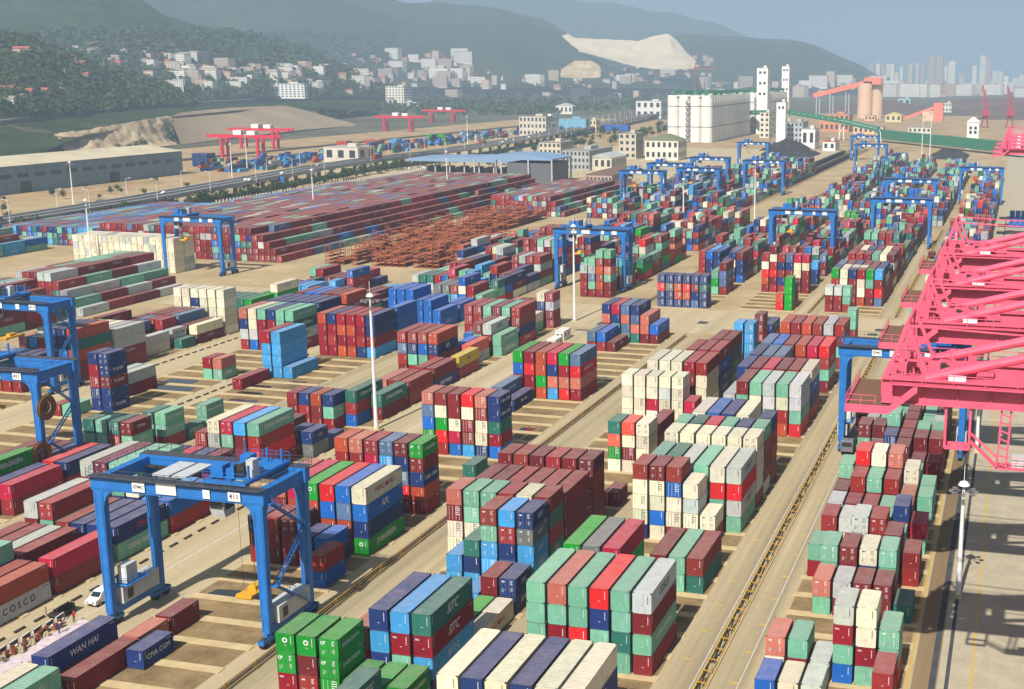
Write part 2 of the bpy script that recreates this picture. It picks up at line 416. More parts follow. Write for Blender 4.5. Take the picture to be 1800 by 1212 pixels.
# ------------------------------------------------------------------ which boxes show largest: a small depth buffer over all boxes
ZW, ZH = 900, 606
zb = np.full((ZH, ZW), 1e9, np.float32); ib = np.full((ZH, ZW), -1, np.int32)
def zface(P, idx):
    q = [proj(p) for p in P]
    if min(w for _, _, w in q) < 5: return
    a = np.array([(x*ZW/1800, y*ZH/1212) for x, y, _ in q]); wv = np.array([1/w for _, _, w in q])
    for tri in ((0, 1, 2), (0, 2, 3)):
        p0, p1, p2 = a[list(tri)]; w0, w1, w2 = wv[list(tri)]
        x0 = max(0, int(min(p0[0], p1[0], p2[0]))); x1 = min(ZW-1, int(max(p0[0], p1[0], p2[0]))+1)
        y0 = max(0, int(min(p0[1], p1[1], p2[1]))); y1 = min(ZH-1, int(max(p0[1], p1[1], p2[1]))+1)
        if x1 < x0 or y1 < y0: continue
        den = (p1[1]-p2[1])*(p0[0]-p2[0])+(p2[0]-p1[0])*(p0[1]-p2[1])
        if abs(den) < 1e-6: continue
        gx, gy = np.meshgrid(np.arange(x0, x1+1)+.5, np.arange(y0, y1+1)+.5)
        l0 = ((p1[1]-p2[1])*(gx-p2[0])+(p2[0]-p1[0])*(gy-p2[1]))/den
        l1 = ((p2[1]-p0[1])*(gx-p2[0])+(p0[0]-p2[0])*(gy-p2[1]))/den
        l2 = 1-l0-l1
        m = (l0 >= -1e-4) & (l1 >= -1e-4) & (l2 >= -1e-4)
        if not m.any(): continue
        d = 1/np.maximum(1e-9, l0*w0+l1*w1+l2*w2)
        zz = zb[y0:y1+1, x0:x1+1]; ii = ib[y0:y1+1, x0:x1+1]
        m &= d < zz; zz[m] = d[m]; ii[m] = idx
for i, b in enumerate(BOX):
    x0, x1 = b['x']-CW/2, b['x']+CW/2; y0, y1 = b['y'], b['y']+b['L']; z0, z1 = b['z'], b['z']+b['h']
    zface(((x0, y0, z0), (x1, y0, z0), (x1, y0, z1), (x0, y0, z1)), i)
    zface(((x0, y0, z1), (x1, y0, z1), (x1, y1, z1), (x0, y1, z1)), i)
    if x1 < 0: zface(((x1, y0, z0), (x1, y1, z0), (x1, y1, z1), (x1, y0, z1)), i)
cnt = np.bincount(ib[ib >= 0].ravel(), minlength=len(BOX))
order = sorted((i for i in range(len(BOX)) if BOX[i]['blk']), key=lambda i: -cnt[i])
NIND = 304
CHOSEN = set(order[:NIND])
VIS = cnt > 0
print('smallest chosen', cnt[order[NIND-1]], 'visible', int(VIS.sum()))
# ------------------------------------------------------------------ container materials and meshes
def container_shader(name, mode):
    """mode 'obj': colour from the object's own colour; mode 'attr': colour, face kind and metre UVs from the mesh"""
    m, t, b, N = nmat(name); L = t.links.new
    tc = N('ShaderNodeTexCoord'); geo = N('ShaderNodeNewGeometry'); sep = N('ShaderNodeSeparateXYZ'); L(geo.outputs['True Normal'], sep.inputs[0])
    if mode == 'obj':
        src = N('ShaderNodeObjectInfo'); col = src.outputs['Color']; rnd_out = src.outputs['Random']
        vec = N('ShaderNodeVectorMath'); vec.operation = 'ADD'; sc = N('ShaderNodeVectorMath'); sc.operation = 'SCALE'; sc.inputs[3].default_value = 900
        cmb = N('ShaderNodeCombineXYZ'); L(rnd_out, cmb.inputs[0]); L(rnd_out, cmb.inputs[1]); L(cmb.outputs[0], sc.inputs[0])
        L(tc.outputs['Object'], vec.inputs[0]); L(sc.outputs[0], vec.inputs[1]); P = vec.outputs[0]
    else:
        a = N('ShaderNodeAttribute'); a.attribute_name = 'Col'; col = a.outputs['Color']; P = tc.outputs['Object']
    # chalky, dusty roofs: dust that has settled on whatever faces up
    n1 = N('ShaderNodeTexNoise'); n1.inputs['Scale'].default_value = .55; n1.inputs['Detail'].default_value = 5; n1.inputs['Roughness'].default_value = .7; L(P, n1.inputs['Vector'])
    up = N('ShaderNodeMath'); up.operation = 'GREATER_THAN'; up.inputs[1].default_value = .7; L(sep.outputs['Z'], up.inputs[0])
    ma = N('ShaderNodeMapRange'); ma.inputs['From Min'].default_value = .25; ma.inputs['From Max'].default_value = .75; ma.inputs['To Min'].default_value = .16; ma.inputs['To Max'].default_value = .42; L(n1.outputs['Fac'], ma.inputs['Value'])
    mu = N('ShaderNodeMath'); mu.operation = 'MULTIPLY'; L(ma.outputs[0], mu.inputs[0]); L(up.outputs[0], mu.inputs[1])
    ad = N('ShaderNodeMath'); ad.operation = 'ADD'; ad.inputs[1].default_value = .015; L(mu.outputs[0], ad.inputs[0])
    mx = N('ShaderNodeMix'); mx.data_type = 'RGBA'; mx.inputs[7].default_value = (.40, .33, .30, 1); L(ad.outputs[0], mx.inputs[0]); L(col, mx.inputs[6])
    # rust and grime: streaks running down, blotches on roofs
    mp = N('ShaderNodeMapping'); mp.inputs['Scale'].default_value = (2.6, 2.6, .35); L(P, mp.inputs[0])
    n2 = N('ShaderNodeTexNoise'); n2.inputs['Scale'].default_value = 1.0; n2.inputs['Detail'].default_value = 7; n2.inputs['Roughness'].default_value = .75; L(mp.outputs[0], n2.inputs['Vector'])
    r2 = N('ShaderNodeValToRGB'); r2.color_ramp.elements[0].position = .56; r2.color_ramp.elements[1].position = .76; r2.color_ramp.elements[1].color = (.55, .55, .55, 1); L(n2.outputs['Fac'], r2.inputs[0])
    mr = N('ShaderNodeMix'); mr.data_type = 'RGBA'; mr.inputs[7].default_value = (.10, .055, .035, 1); L(r2.outputs[0], mr.inputs[0]); L(mx.outputs[2], mr.inputs[6])
    out = mr.outputs[2]
    # broad unevenness of old paint
    n3 = N('ShaderNodeTexNoise'); n3.inputs['Scale'].default_value = .9; n3.inputs['Detail'].default_value = 3; L(P, n3.inputs['Vector'])
    mv = N('ShaderNodeMapRange'); mv.inputs['To Min'].default_value = .78; mv.inputs['To Max'].default_value = 1.18; L(n3.outputs['Fac'], mv.inputs['Value'])
    hs = N('ShaderNodeHueSaturation'); L(mv.outputs[0], hs.inputs['Value']); L(out, hs.inputs['Color'])
    if mode == 'attr':
        uv = N('ShaderNodeUVMap'); uv.uv_map = 'UVMap'; su = N('ShaderNodeSeparateXYZ'); L(uv.outputs[0], su.inputs[0])
        # darker seam where box meets box: u,v run 0..1 over each face
        def edge(sock, w):
            a1 = N('ShaderNodeMath'); a1.operation = 'SUBTRACT'; a1.inputs[1].default_value = .5; L(sock, a1.inputs[0])
            a2 = N('ShaderNodeMath'); a2.operation = 'ABSOLUTE'; L(a1.outputs[0], a2.inputs[0])
            a3 = N('ShaderNodeMath'); a3.operation = 'GREATER_THAN'; a3.inputs[1].default_value = .5-w; L(a2.outputs[0], a3.inputs[0]); return a3.outputs[0]
        em = N('ShaderNodeMath'); em.operation = 'MAXIMUM'; L(edge(su.outputs[0], .018), em.inputs[0]); L(edge(su.outputs[1], .03), em.inputs[1])
        e2 = N('ShaderNodeMath'); e2.operation = 'MULTIPLY'; e2.inputs[1].default_value = .35; L(em.outputs[0], e2.inputs[0])
        mk = N('ShaderNodeMix'); mk.data_type = 'RGBA'; mk.inputs[7].default_value = (.03, .025, .022, 1); L(e2.outputs[0], mk.inputs[0]); L(hs.outputs[0], mk.inputs[6])
        L(mk.outputs[2], b.inputs['Base Color'])
    else:
        L(hs.outputs[0], b.inputs['Base Color'])
    b.inputs['Roughness'].default_value = .62; b.inputs['Specular IOR Level'].default_value = .18
    return m
M_BOX = container_shader('container_paint', 'obj'); M_YARD = container_shader('stacked_paint', 'attr')
M_WHITE = paint('white_marking', (.72, .72, .70), .6, dirt=.1); M_DARKMK = paint('dark_marking', (.02, .03, .07), .6, dirt=.05)
M_RED = paint('red_marking', (.5, .03, .05), .6, dirt=.1); M_YEL = paint('yellow_marking', (.75, .45, .03), .6, dirt=.1)
M_ROD = paint('galvanised_rod', (.42, .42, .41), .45, .6, dirt=.3)
M_CAST = paint('corner_casting', (.045, .04, .04), .7, dirt=.4)
def corr(mb, p0, du, n, dn, depth, z0, z1):
    """trapezoid corrugation along du (unit vector) over n waves, recess along dn"""
    du = Vector(du); dn = Vector(dn); p0 = Vector(p0)
    pts = []
    for i in range(n):
        for f, d in ((0, 0), (.30, 0), (.5, depth), (.80, depth)): pts.append((i+f, d))
    pts.append((n, 0))
    return pts
def panel(mb, origin, du, length, dn, z0, z1, pitch, depth):
    n = max(3, int(round(length/pitch))); w = length/n; du = Vector(du); dn = Vector(dn); o = Vector(origin)
    prev = None
    for i in range(n):
        for f, d in ((0, 0), (.3, 0), (.5, depth), (.8, depth)):
            p = o+du*((i+f)*w)+dn*d
            if prev is not None: mb.face(((prev.x, prev.y, z0), (p.x, p.y, z0), (p.x, p.y, z1), (prev.x, prev.y, z1)))
            prev = p
    p = o+du*length
    mb.face(((prev.x, prev.y, z0), (p.x, p.y, z0), (p.x, p.y, z1), (prev.x, prev.y, z1)))
def container_mesh(L, door, dark):
    H = 2.59; hw = CW/2; P = .14; mb = MB()
    for sx in (-1, 1):
        for y in (0, L-P):
            a, b2 = (-hw, -hw+P) if sx < 0 else (hw-P, hw)
            mb.box(a, y, .118, b2, y+P, H-.118)
    for sx in (-1, 1):
        a, b2 = (-hw, -hw+.09) if sx < 0 else (hw-.09, hw)
        mb.box(a, P, 0.02, b2, L-P, .16); mb.box(a, P, H-.11, b2, L-P, H-.01)
    for y in (0.004, L-.10):
        mb.box(-hw+P, y, .02, hw-P, y+.096, .16); mb.box(-hw+P, y, H-.12, hw-P, y+.096, H-.012)
    mb.box(-hw+.09, .1, .1, hw-.09, L-.1, .14)            # floor
    # roof sheet, slightly ribbed across
    nr = 11 if L < 7 else 22; x0, x1 = -hw+.09, hw-.09; ys = [.1+(L-.2)*i/nr for i in range(nr+1)]
    for i in range(nr):
        a, c = ys[i], ys[i+1]; m1 = a+(c-a)*.42; m2 = a+(c-a)*.5; m3 = a+(c-a)*.92
        zz = (H-.02, H-.02, H-.045, H-.045, H-.02); yy = (a, m1, m2, m3, c)
        for k in range(4): mb.face(((x0, yy[k], zz[k]), (x1, yy[k], zz[k]), (x1, yy[k+1], zz[k+1]), (x0, yy[k+1], zz[k+1])))
    panel(mb, (hw-.012, P, 0), (0, 1, 0), L-2*P, (-1, 0, 0), .16, H-.11, .29, .036)
    panel(mb, (-hw+.012, P, 0), (0, 1, 0), L-2*P, (1, 0, 0), .16, H-.11, .29, .036)
    panel(mb, (-hw+P, L-.015, 0), (1, 0, 0), CW-2*P, (0, -1, 0), .16, H-.12, .27, .04)
    if not door: panel(mb, (-hw+P, .015, 0), (1, 0, 0), CW-2*P, (0, 1, 0), .16, H-.12, .27, .04)
    else: mb.face(((-hw+P, .09, .16), (hw-P, .09, .16), (hw-P, .09, H-.12), (-hw+P, .09, H-.12)))
    mb.mi = 1                                              # painted numbers: a column of small strokes
    if not door:
        for k in range(9): mb.box(.70, .006, 2.18-k*.115, .80-.03*(k % 3 == 1), .0145, 2.26-k*.115)
        for k in range(4): mb.box(-.10+k*.07, .006, .98, -.05+k*.07, .0145, 1.05)
    for k in range(9): mb.box(hw-.0115, .42, 2.2-k*.115, hw-.004, .54-.03*(k % 4 == 2), 2.27-k*.115)
    for k in range(7): mb.box(hw-.0115, L-1.3+k*.13, 2.2, hw-.004, L-1.21+k*.13, 2.30)
    mb.mi = 2
    for x in (-hw-.004, hw-.174):
        for y in (-.004, L-.174):
            for z in (0, H-.118): mb.box(x, y, z, x+.178, y+.178, z+.118)
    return mb.mesh('body', [M_BOX, M_DARKMK if dark else M_WHITE, M_CAST])
BODY = {(L, d, k): container_mesh(L, d, k) for L in (6.06, 12.19) for d in (False, True) for k in (False, True)}
def door_mesh(left, dark):
    mb = MB(); x0, x1 = (-1.075, -.006) if left else (.006, 1.075)
    mb.box(x0, .012, .17, x1, .06, 2.46)
    for z in (.72, 1.28, 1.84): mb.box(x0+.05, .004, z, x1-.05, .0125, z+.05)
    for z in (.35, .95, 1.6, 2.2): mb.box((x0-.05) if left else x1-.04, -.006, z, (x0+.04) if left else x1+.05, .0125, z+.1)
    mb.mi = 1
    rr = random.Random(3 if left else 5)
    if left:
        mb.box(x0+.2, .001, 2.02, x1-.42, .0035, 2.2)
        for k in range(3): mb.box(x0+.18, .001, .55+k*.2, x0+.45+.08*k, .0035, .61+k*.2)
    else:
        for k in range(5): mb.box(x0+.4, .001, 2.25-k*.14, x1-.3-.08*(k % 3), .0035, 2.31-k*.14)
        for k in range(4): mb.box(x0+.46, .001, 1.2-k*.16, x1-.34, .0035, 1.245-k*.16)
    return mb.mesh('door', [M_BOX, M_DARKMK if dark else M_WHITE])
DOOR = {(l, k): door_mesh(l, k) for l in (True, False) for k in (True, False)}
def rods_mesh(left):
    mb = MB()
    for x in ((-.80, -.28) if left else (.28, .80)):
        mb.tube((x, -.022, .2), (x, -.022, 2.44), .017, n=6); mb.box(x-.03, -.04, 1.02, x+.22, -.025, 1.06)
        for z in (.25, .8, 1.7, 2.35): mb.box(x-.045, -.03, z, x+.045, -.002, z+.05)
    return mb.mesh('lock_rods', M_ROD)
RODS = {l: rods_mesh(l) for l in (True, False)}
# ------------------------------------------------------------------ lettering
TXT = {}
def text_mesh(s, size, shear=0.0, mat=None, depth=.004, space=1.0, cx=True):
    key = (s, size, shear, mat.name if mat else '', space)
    if key in TXT: return TXT[key]
    cu = bpy.data.curves.new('lettering', 'FONT'); cu.body = s; cu.size = size; cu.shear = shear; cu.extrude = depth; cu.space_character = space
    cu.align_x = 'CENTER' if cx else 'LEFT'; cu.align_y = 'CENTER'; cu.resolution_u = 2; cu.offset = size*.012
    o = bpy.data.objects.new('lettering', cu); COL.objects.link(o); bpy.context.view_layer.update()
    me = bpy.data.meshes.new_from_object(o.evaluated_get(bpy.context.evaluated_depsgraph_get()))
    bpy.data.objects.remove(o); bpy.data.curves.remove(cu)
    me.name = 'lettering'; me.materials.clear(); me.materials.append(mat or M_WHITE); TXT[key] = me; return me
def side_text(parent, L, s, size, z, mat, shear=0.0, y=None, space=1.0):
    o = link('lettering', text_mesh(s, size, shear, mat, space=space), parent)
    o.matrix_local = Matrix(((0, 0, 1, CW/2+.006), (1, 0, 0, L/2 if y is None else y), (0, 1, 0, z), (0, 0, 0, 1)))
    return o
def front_text(parent, s, size, x, z, mat, shear=0.0):
    o = link('lettering', text_mesh(s, size, shear, mat), parent)
    o.matrix_local = Matrix(((1, 0, 0, x), (0, 0, -1, -.006), (0, 1, 0, z), (0, 0, 0, 1)))
    return o
def disc_mesh(name, r, mats, ring=True):
    mb = MB(); n = 20
    mb.face([(r*math.cos(2*PI*i/n), -.012, r*math.sin(2*PI*i/n)) for i in range(n)])
    if ring:
        mb.mi = 1; mb.face([(r*.55*math.cos(2*PI*i/n), -.014, r*.55*math.sin(2*PI*i/n)) for i in range(n)])
    return mb.mesh(name, mats)
M_GREENMK = paint('green_marking', lin((20, 140, 50)), .6, dirt=.1)
EMBLEM = disc_mesh('emblem', .34, [M_WHITE, M_GREENMK])
LOGO = {  # (block, bay y, row, tier) -> writing on the long side
 ('E', 129.7, 6, 4): ('SITC', 1.55, .35, M_WHITE), ('E', 129.7, 6, 3): ('SITC', 1.55, .35, M_WHITE), ('E', 129.7, 6, 2): ('S I T C', 1.1, 0, M_WHITE),
 ('E', 163.1, 6, 5): ('SITC', 1.0, .35, M_WHITE), ('E', 163.1, 6, 4): ('SITC', 1.0, .35, M_WHITE), ('E', 163.1, 6, 3): ('SITC', 1.0, .35, M_WHITE), ('E', 163.1, 6, 2): ('SITC', 1.0, .35, M_WHITE),
 ('E', 156.2, 6, 2): ('SITC', .9, .35, M_WHITE), ('E', 156.2, 6, 1): ('SITC', 1.0, .35, M_WHITE), ('E', 143.1, 6, 1): ('YANG MING', 1.05, 0, M_RED),
 ('E', 122.8, 3, 4): ('EVERGREEN', .74, 0, M_WHITE), ('E', 122.8, 3, 3): ('EVERGREEN', .74, 0, M_WHITE), ('E', 122.8, 6, 2): ('EVERGREEN', .74, 0, M_WHITE),
 ('E', 116.3, 5, 3): ('SITC', 1.1, .35, M_WHITE), ('E', 169.9, 6, 1): ('CHINA', .8, 0, M_WHITE),
 ('E', 282.4, 6, 4): ('SITC', 1.2, .35, M_WHITE), ('E', 282.4, 6, 3): ('SITC', 1.2, .35, M_WHITE), ('E', 282.4, 6, 2): ('SITC', 1.2, .35, M_WHITE),
 ('A', 142.9, 6, 4): ('COSCO', 1.35, 0, M_DARKMK), ('A', 142.9, 6, 2): ('CHINA SHIPPING', 1.0, 0, M_WHITE), ('A', 196.3, 6, 4): ('COSCO', 1.3, 0, M_DARKMK),
 ('A', 196.3, 6, 2): ('COSCO', 1.3, 0, M_DARKMK), ('A', 216.0, 6, 5): ('CHINA', .7, 0, M_WHITE), ('A', 269.4, 6, 3): ('CMA', 1.2, 0, M_WHITE),
 ('B', 170.9, 6, 4): ('YANG MING', 1.15, 0, M_RED), ('B', 170.9, 6, 3): ('APL', 1.5, .1, M_WHITE), ('B', 170.9, 6, 1): ('EVERGREEN', 1.2, 0, M_WHITE),
 ('B', 190.7, 6, 5): ('EVERGREEN', .74, 0, M_WHITE), ('B', 190.7, 6, 3): ('CMA CGM', .95, 0, M_WHITE), ('B', 224.5, 6, 5): ('CMA CGM', .95, 0, M_WHITE), ('B', 224.5, 6, 4): ('CMA CGM', .95, 0, M_WHITE),
 ('B', 127.9, 3, 1): ('CMA CGM', 1.0, 0, M_WHITE), ('B', 118.4, 1, 2): ('WAN HAI', 1.15, .12, M_WHITE), ('B', 272.2, 6, 3): ('HAMBURG SUD', .95, 0, M_WHITE),
 ('B', 104.7, 2, 2): ('CHINA SHIPPING', .9, 0, M_WHITE), ('B', 259.3, 1, 2): ('CMA CGM', .8, 0, M_WHITE), ('B', 259.3, 2, 1): ('CMA CGM', .8, 0, M_WHITE),
 ('F', 131.8, 6, 1): ('C O S C O', 1.35, 0, M_DARKMK), ('F', 158.5, 6, 2): ('CMA', 1.2, 0, M_RED), ('F', 158.5, 6, 1): ('CHINA SHIPPING', 1.0, 0, M_WHITE),
 ('F', 202.3, 5, 4): ('CHINA SHIPPING', 1.15, .1, M_WHITE), ('F', 238.5, 5, 3): ('CHINA SHIPPING', 1.0, 0, M_WHITE), ('F', 244.5, 6, 2): ('CHINA SHIPPING', 1.0, 0, M_WHITE),
 ('F', 271.2, 6, 1): ('SINOTRANS', 1.2, 0, M_WHITE), ('F', 285.0, 6, 2): ('MSC', .9, 0, M_DARKMK), ('F', 285.0, 4, 3): ('APL', 1.5, .1, M_WHITE), ('F', 298.4, 5, 1): ('COSCO', 1.2, 0, M_DARKMK),
 ('F', 312.0, 5, 3): ('COSCO', 1.2, 0, M_DARKMK), ('F', 312.0, 6, 2): ('CHINA SHIPPING', 1.0, 0, M_WHITE), ('F', 312.0, 6, 1): ('CHINA SHIPPING', 1.0, 0, M_WHITE),
 ('G', 203.3, 6, 3): ('CHINA', .8, 0, M_WHITE), ('G', 213.4, 6, 3): ('CHINA SHIPPING', .68, 0, M_WHITE), ('G', 213.4, 6, 2): ('CHINA SHIPPING', .68, 0, M_WHITE), ('G', 227.0, 6, 2): ('CHINA SHIPPING', .66, 0, M_WHITE),
 ('G', 172.0, 4, 3): ('EVERGREEN', 1.2, 0, M_WHITE), ('H', 235.0, 4, 4): ('TS LINES', .9, 0, M_WHITE), ('H', 235.0, 4, 3): ('TS LINES', .9, 0, M_WHITE), ('H', 235.0, 4, 1): ('TS LINES', .9, 0, M_WHITE),
 ('H', 301.3, 6, 4): ('CHINA SHIPPING', .95, 0, M_WHITE), ('H', 301.3, 6, 3): ('CHINA SHIPPING', .95, 0, M_WHITE), ('H', 301.3, 6, 2): ('COSCO', 1.2, 0, M_DARKMK),
 ('F', 222.0, 6, 1): ('K LINE', .6, 0, M_YEL), ('F', 215.8, 6, 2): ('K LINE', .6, 0, M_YEL), ('H', 371.0, 6, 2): ('HANJIN', .9, 0, M_WHITE), ('I', 345.0, 5, 3): ('EVERGREEN', 1.1, 0, M_WHITE),
 ('I', 297.0, 5, 2): ('TEX COM', 1.0, 0, M_DARKMK), ('H', 268.0, 6, 1): ('CHINA', .8, 0, M_WHITE), ('R', 347.5, 6, 4): ('CHINA', .8, 0, M_WHITE),
}
BAYY = {}
for b in BOX:
    if b['blk']: BAYY.setdefault((b['blk'], b['bay']), []).append(b['y'])
def bay_y(b):
    v = sorted(BAYY[(b['blk'], b['bay'])]); return v[len(v)//2]
def find_logo(b):
    for (bl, y, r, t), v in LOGO.items():
        if bl == b['blk'] and r == b['row'] and t == b['tier'] and abs(y-bay_y(b)) < .3: return v
REDS = ((152, 40, 36), (128, 36, 38), (112, 34, 42), (140, 52, 44), (150, 44, 48), (120, 30, 34))
def shade(c): return random.choice(REDS) if c == 'r' else PAL[c]
# ------------------------------------------------------------------ words for each container
BLK = {'R': 'quayside block', 'A': 'block left of quay road', 'E': 'yellow fence block', 'B': 'block under near gantry',
       'F': 'van road block', 'G': 'block beside the puddles', 'H': 'block beside white reefers', 'I': 'white reefer block', 'Q': 'block past cross road'}
ORD = ['', 'first', 'second', 'third', 'fourth', 'fifth', 'sixth', 'seventh', 'eighth', 'ninth', 'tenth', '11th', '12th', '13th', '14th', '15th', '16th', '17th', '18th', '19th', '20th', '21st', '22nd', '23rd', '24th', '25th', '26th', '27th']
def tier_word(b):
    if b['n'] == 1: return 'single'
    if b['tier'] == b['n']: return 'top'
    if b['tier'] == 1: return 'bottom'
    return ORD[b['tier']]+' tier'
def text_len(b): return 'short' if b['L'] < 7 else 'long'
for b in BOX:
    if b['blk']: b['seen'] = False
for i, b in enumerate(BOX):
    b['i'] = i
seenbays = {}
for i in CHOSEN: seenbays.setdefault(BOX[i]['blk'], set()).add(BOX[i]['bay'])
TEXC = {'t'}
n_ind = 0
for i in sorted(CHOSEN, key=lambda k: (BOX[k]['blk'], BOX[k]['bay'], BOX[k]['row'], BOX[k]['tier'])):
    b = BOX[i]; dark = b['c'] in 'wcyg'; dark2 = b['c'] in 'wcy'
    root = empty('shipping_container', (b['x'], b['y'], b['z'])); root.scale = (1, 1, b['h']/2.59)
    j = random.uniform(.86, 1.12); base = lin(shade(b['c'])); col = tuple(min(1, v*j*random.uniform(.95, 1.05)) for v in base)+(1,)
    body = link('body', BODY[(b['L'], b['door'], dark2)], root); body.color = col
    if b['door']:
        for left in (True, False):
            d = link('door', DOOR[(left, dark2)], root); d.color = col; link('lock_rods', RODS[left], d)
    lg = find_logo(b); words = ''
    if lg:
        s, size, sh, mt = lg; side_text(root, b['L'], s, size, 1.38, mt, sh); words = 'with lettered side'
    if b['c'] == 'G':
        em = link('emblem', EMBLEM, root, (0 if not b['door'] else -.78, -.02 if not b['door'] else .0, 1.72 if not b['door'] else 2.0))
        if b['door']: em.scale = (.7, 1, .7)
    elif b['c'] == 't' and not b['door']: front_text(root, 'tex', .42, -.72, 2.12, M_WHITE)
    face = 'doors facing, ' if b['door'] else ('lettered, ' if lg else '')
    bays = sorted(seenbays[b['blk']]); bo = bays.index(b['bay'])+1
    tag(root, f"{CNAME[b['c']]} {text_len(b)} container, {face}{tier_word(b)}, column {b['row']}, {ORD[bo]} bay, {BLK[b['blk']]}", 'container', 'containers stacked in the yard')
    n_ind += 1
# ------------------------------------------------------------------ every other box, one mass
def mass_mesh(boxes):
    nb = len(boxes); V = np.zeros((nb*8, 3)); F = []; cols = []; uvs = []
    fq = ((0, 1, 5, 4), (1, 2, 6, 5), (2, 3, 7, 6), (3, 0, 4, 7), (4, 5, 6, 7))
    for k, b in enumerate(boxes):
        x0, x1 = b['x']-CW/2, b['x']+CW/2; y0, y1 = b['y'], b['y']+b['L']; z0, z1 = b['z'], b['z']+b['h']
        V[k*8:k*8+8] = ((x0, y0, z0), (x1, y0, z0), (x1, y1, z0), (x0, y1, z0), (x0, y0, z1), (x1, y0, z1), (x1, y1, z1), (x0, y1, z1))
        j = random.uniform(.8, 1.15); c = tuple(min(1, v*j*random.uniform(.94, 1.06)) for v in lin(shade(b['c'])))+(1,)
        for q in fq: F.append(tuple(k*8+i for i in q)); cols.append(c)
    me = bpy.data.meshes.new('stacked_containers'); me.from_pydata(V.tolist(), [], F)
    at = me.color_attributes.new('Col', 'FLOAT_COLOR', 'CORNER')
    at.data.foreach_set('color', np.repeat(np.array(cols, np.float32), 4, axis=0).ravel())
    uv = me.uv_layers.new(name='UVMap'); uv.data.foreach_set('uv', np.tile(np.array([(0, 0), (1, 0), (1, 1), (0, 1)], np.float32), (len(F), 1)).ravel())
    return me
REST = [b for i, b in enumerate(BOX) if i not in CHOSEN]
me = mass_mesh(REST); me.materials.append(M_YARD)
tag(link('stacked_containers', me), 'mass of stacked containers in many colours filling the yard further back', 'containers', kind='stuff')
# small print on the boxes of the mass that show well: white code columns, side lettering, door rods, all part of it
mb = MB()
rq = random.Random(5)
for i, b in enumerate(BOX):
    if i in CHOSEN or cnt[i] < 12: continue
    x1 = b['x']+CW/2; y0 = b['y']; z = b['z']; h = b['h']
    mb.mi = 1 if b['c'] in 'wcy' else 0
    if b['door']:
        for k in range(4): mb.box(b['x']-.85+k*.55, y0-.03, z+.2, b['x']-.81+k*.55, y0-.008, z+h-.2)
        for k in range(5): mb.box(b['x']+.2, y0-.02, z+2.2-k*.3, b['x']+.55+.4*rq.random(), y0-.008, z+2.3-k*.3)
    else: mb.box(b['x']+.72, y0-.02, z+1.3, b['x']+.80, y0-.008, z+2.3)
    lg = find_logo(b) if b['blk'] else None
    if lg is None and b['L'] > 7 and rq.random() < .45 or (b['c'] in 'gd' and rq.random() < .5):
        s = rq.uniform(.45, .8); yc = y0+b['L']*.5; n = rq.choice((5, 6, 8, 9)); yy = yc-n*s*.4
        for k in range(n):
            w = s*rq.uniform(.4, .62); mb.box(x1+.006, yy, z+h*.5, x1+.016, yy+w*.3, z+h*.5+s*1.2); mb.box(x1+.006, yy+w*.3, z+h*.5+(s*1.0 if k % 2 else 0), x1+.016, yy+w, z+h*.5+(s*1.2 if k % 2 else s*.2)); yy += s*.8
    if lg:
        o = None
        t = text_mesh(lg[0], lg[1], lg[2], lg[3]); base = len(mb.v); mb.mi = {'white_marking': 0, 'dark_marking': 1, 'red_marking': 2, 'yellow_marking': 3}[lg[3].name]
        for v in t.vertices: mb.v.append((x1+.008+v.co.z, y0+b['L']/2+v.co.x, z+1.38+v.co.y))
        for p in t.polygons: mb.f.append(tuple(base+q for q in p.vertices)); mb.m.append(mb.mi)
mk = mb.build('container_markings', [M_WHITE, M_DARKMK, M_RED, M_YEL], fix=False)
mk.parent = bpy.data.objects['stacked_containers']
tag(mk, kind='stuff')
print('individual containers', n_ind)
# ------------------------------------------------------------------ rubber-tyred gantry cranes
M_BLUE = paint('gantry_blue', lin((40, 118, 196)), .45, dirt=.35, scale=.6, dirtcol=lin((20, 60, 110)))
M_BLUED = paint('walkway_steel', lin((62, 66, 80)), .7, dirt=.5, scale=1.5)
M_GREYM = paint('machine_grey', lin((196, 200, 202)), .5, dirt=.3, scale=1.2)
M_DARK = paint('dark_machinery', (.02, .02, .022), .5, dirt=.4)
M_TYRE = paint('rubber', (.018, .018, .018), .8, dirt=.5)
M_YELLOW = paint('spreader_yellow', lin((226, 168, 30)), .5, dirt=.4)
M_REEL = paint('reel_ochre', lin((130, 84, 34)), .7, dirt=.6, dirtcol=(.05, .03, .015), scale=3)
M_SIGN = paint('sign_white', (.78, .78, .76), .5, dirt=.12)
M_GLASS = paint('cab_glass', (.02, .03, .04), .12, dirt=.1, spec=.6)
M_BLACKTXT = paint('sign_black', (.03, .03, .04), .5, dirt=.0)
def railing(mb, a, b, h=1.1, step=2.0, r=.035):
    a = Vector(a); b = Vector(b); n = max(1, int((b-a).length/step))
    for i in range(n+1):
        p = a+(b-a)*(i/n); mb.bar(p, p+Vector((0, 0, h)), r*1.6)
    for z in (h*.5, h): mb.bar(a+Vector((0, 0, z)), b+Vector((0, 0, z)), r*1.4)
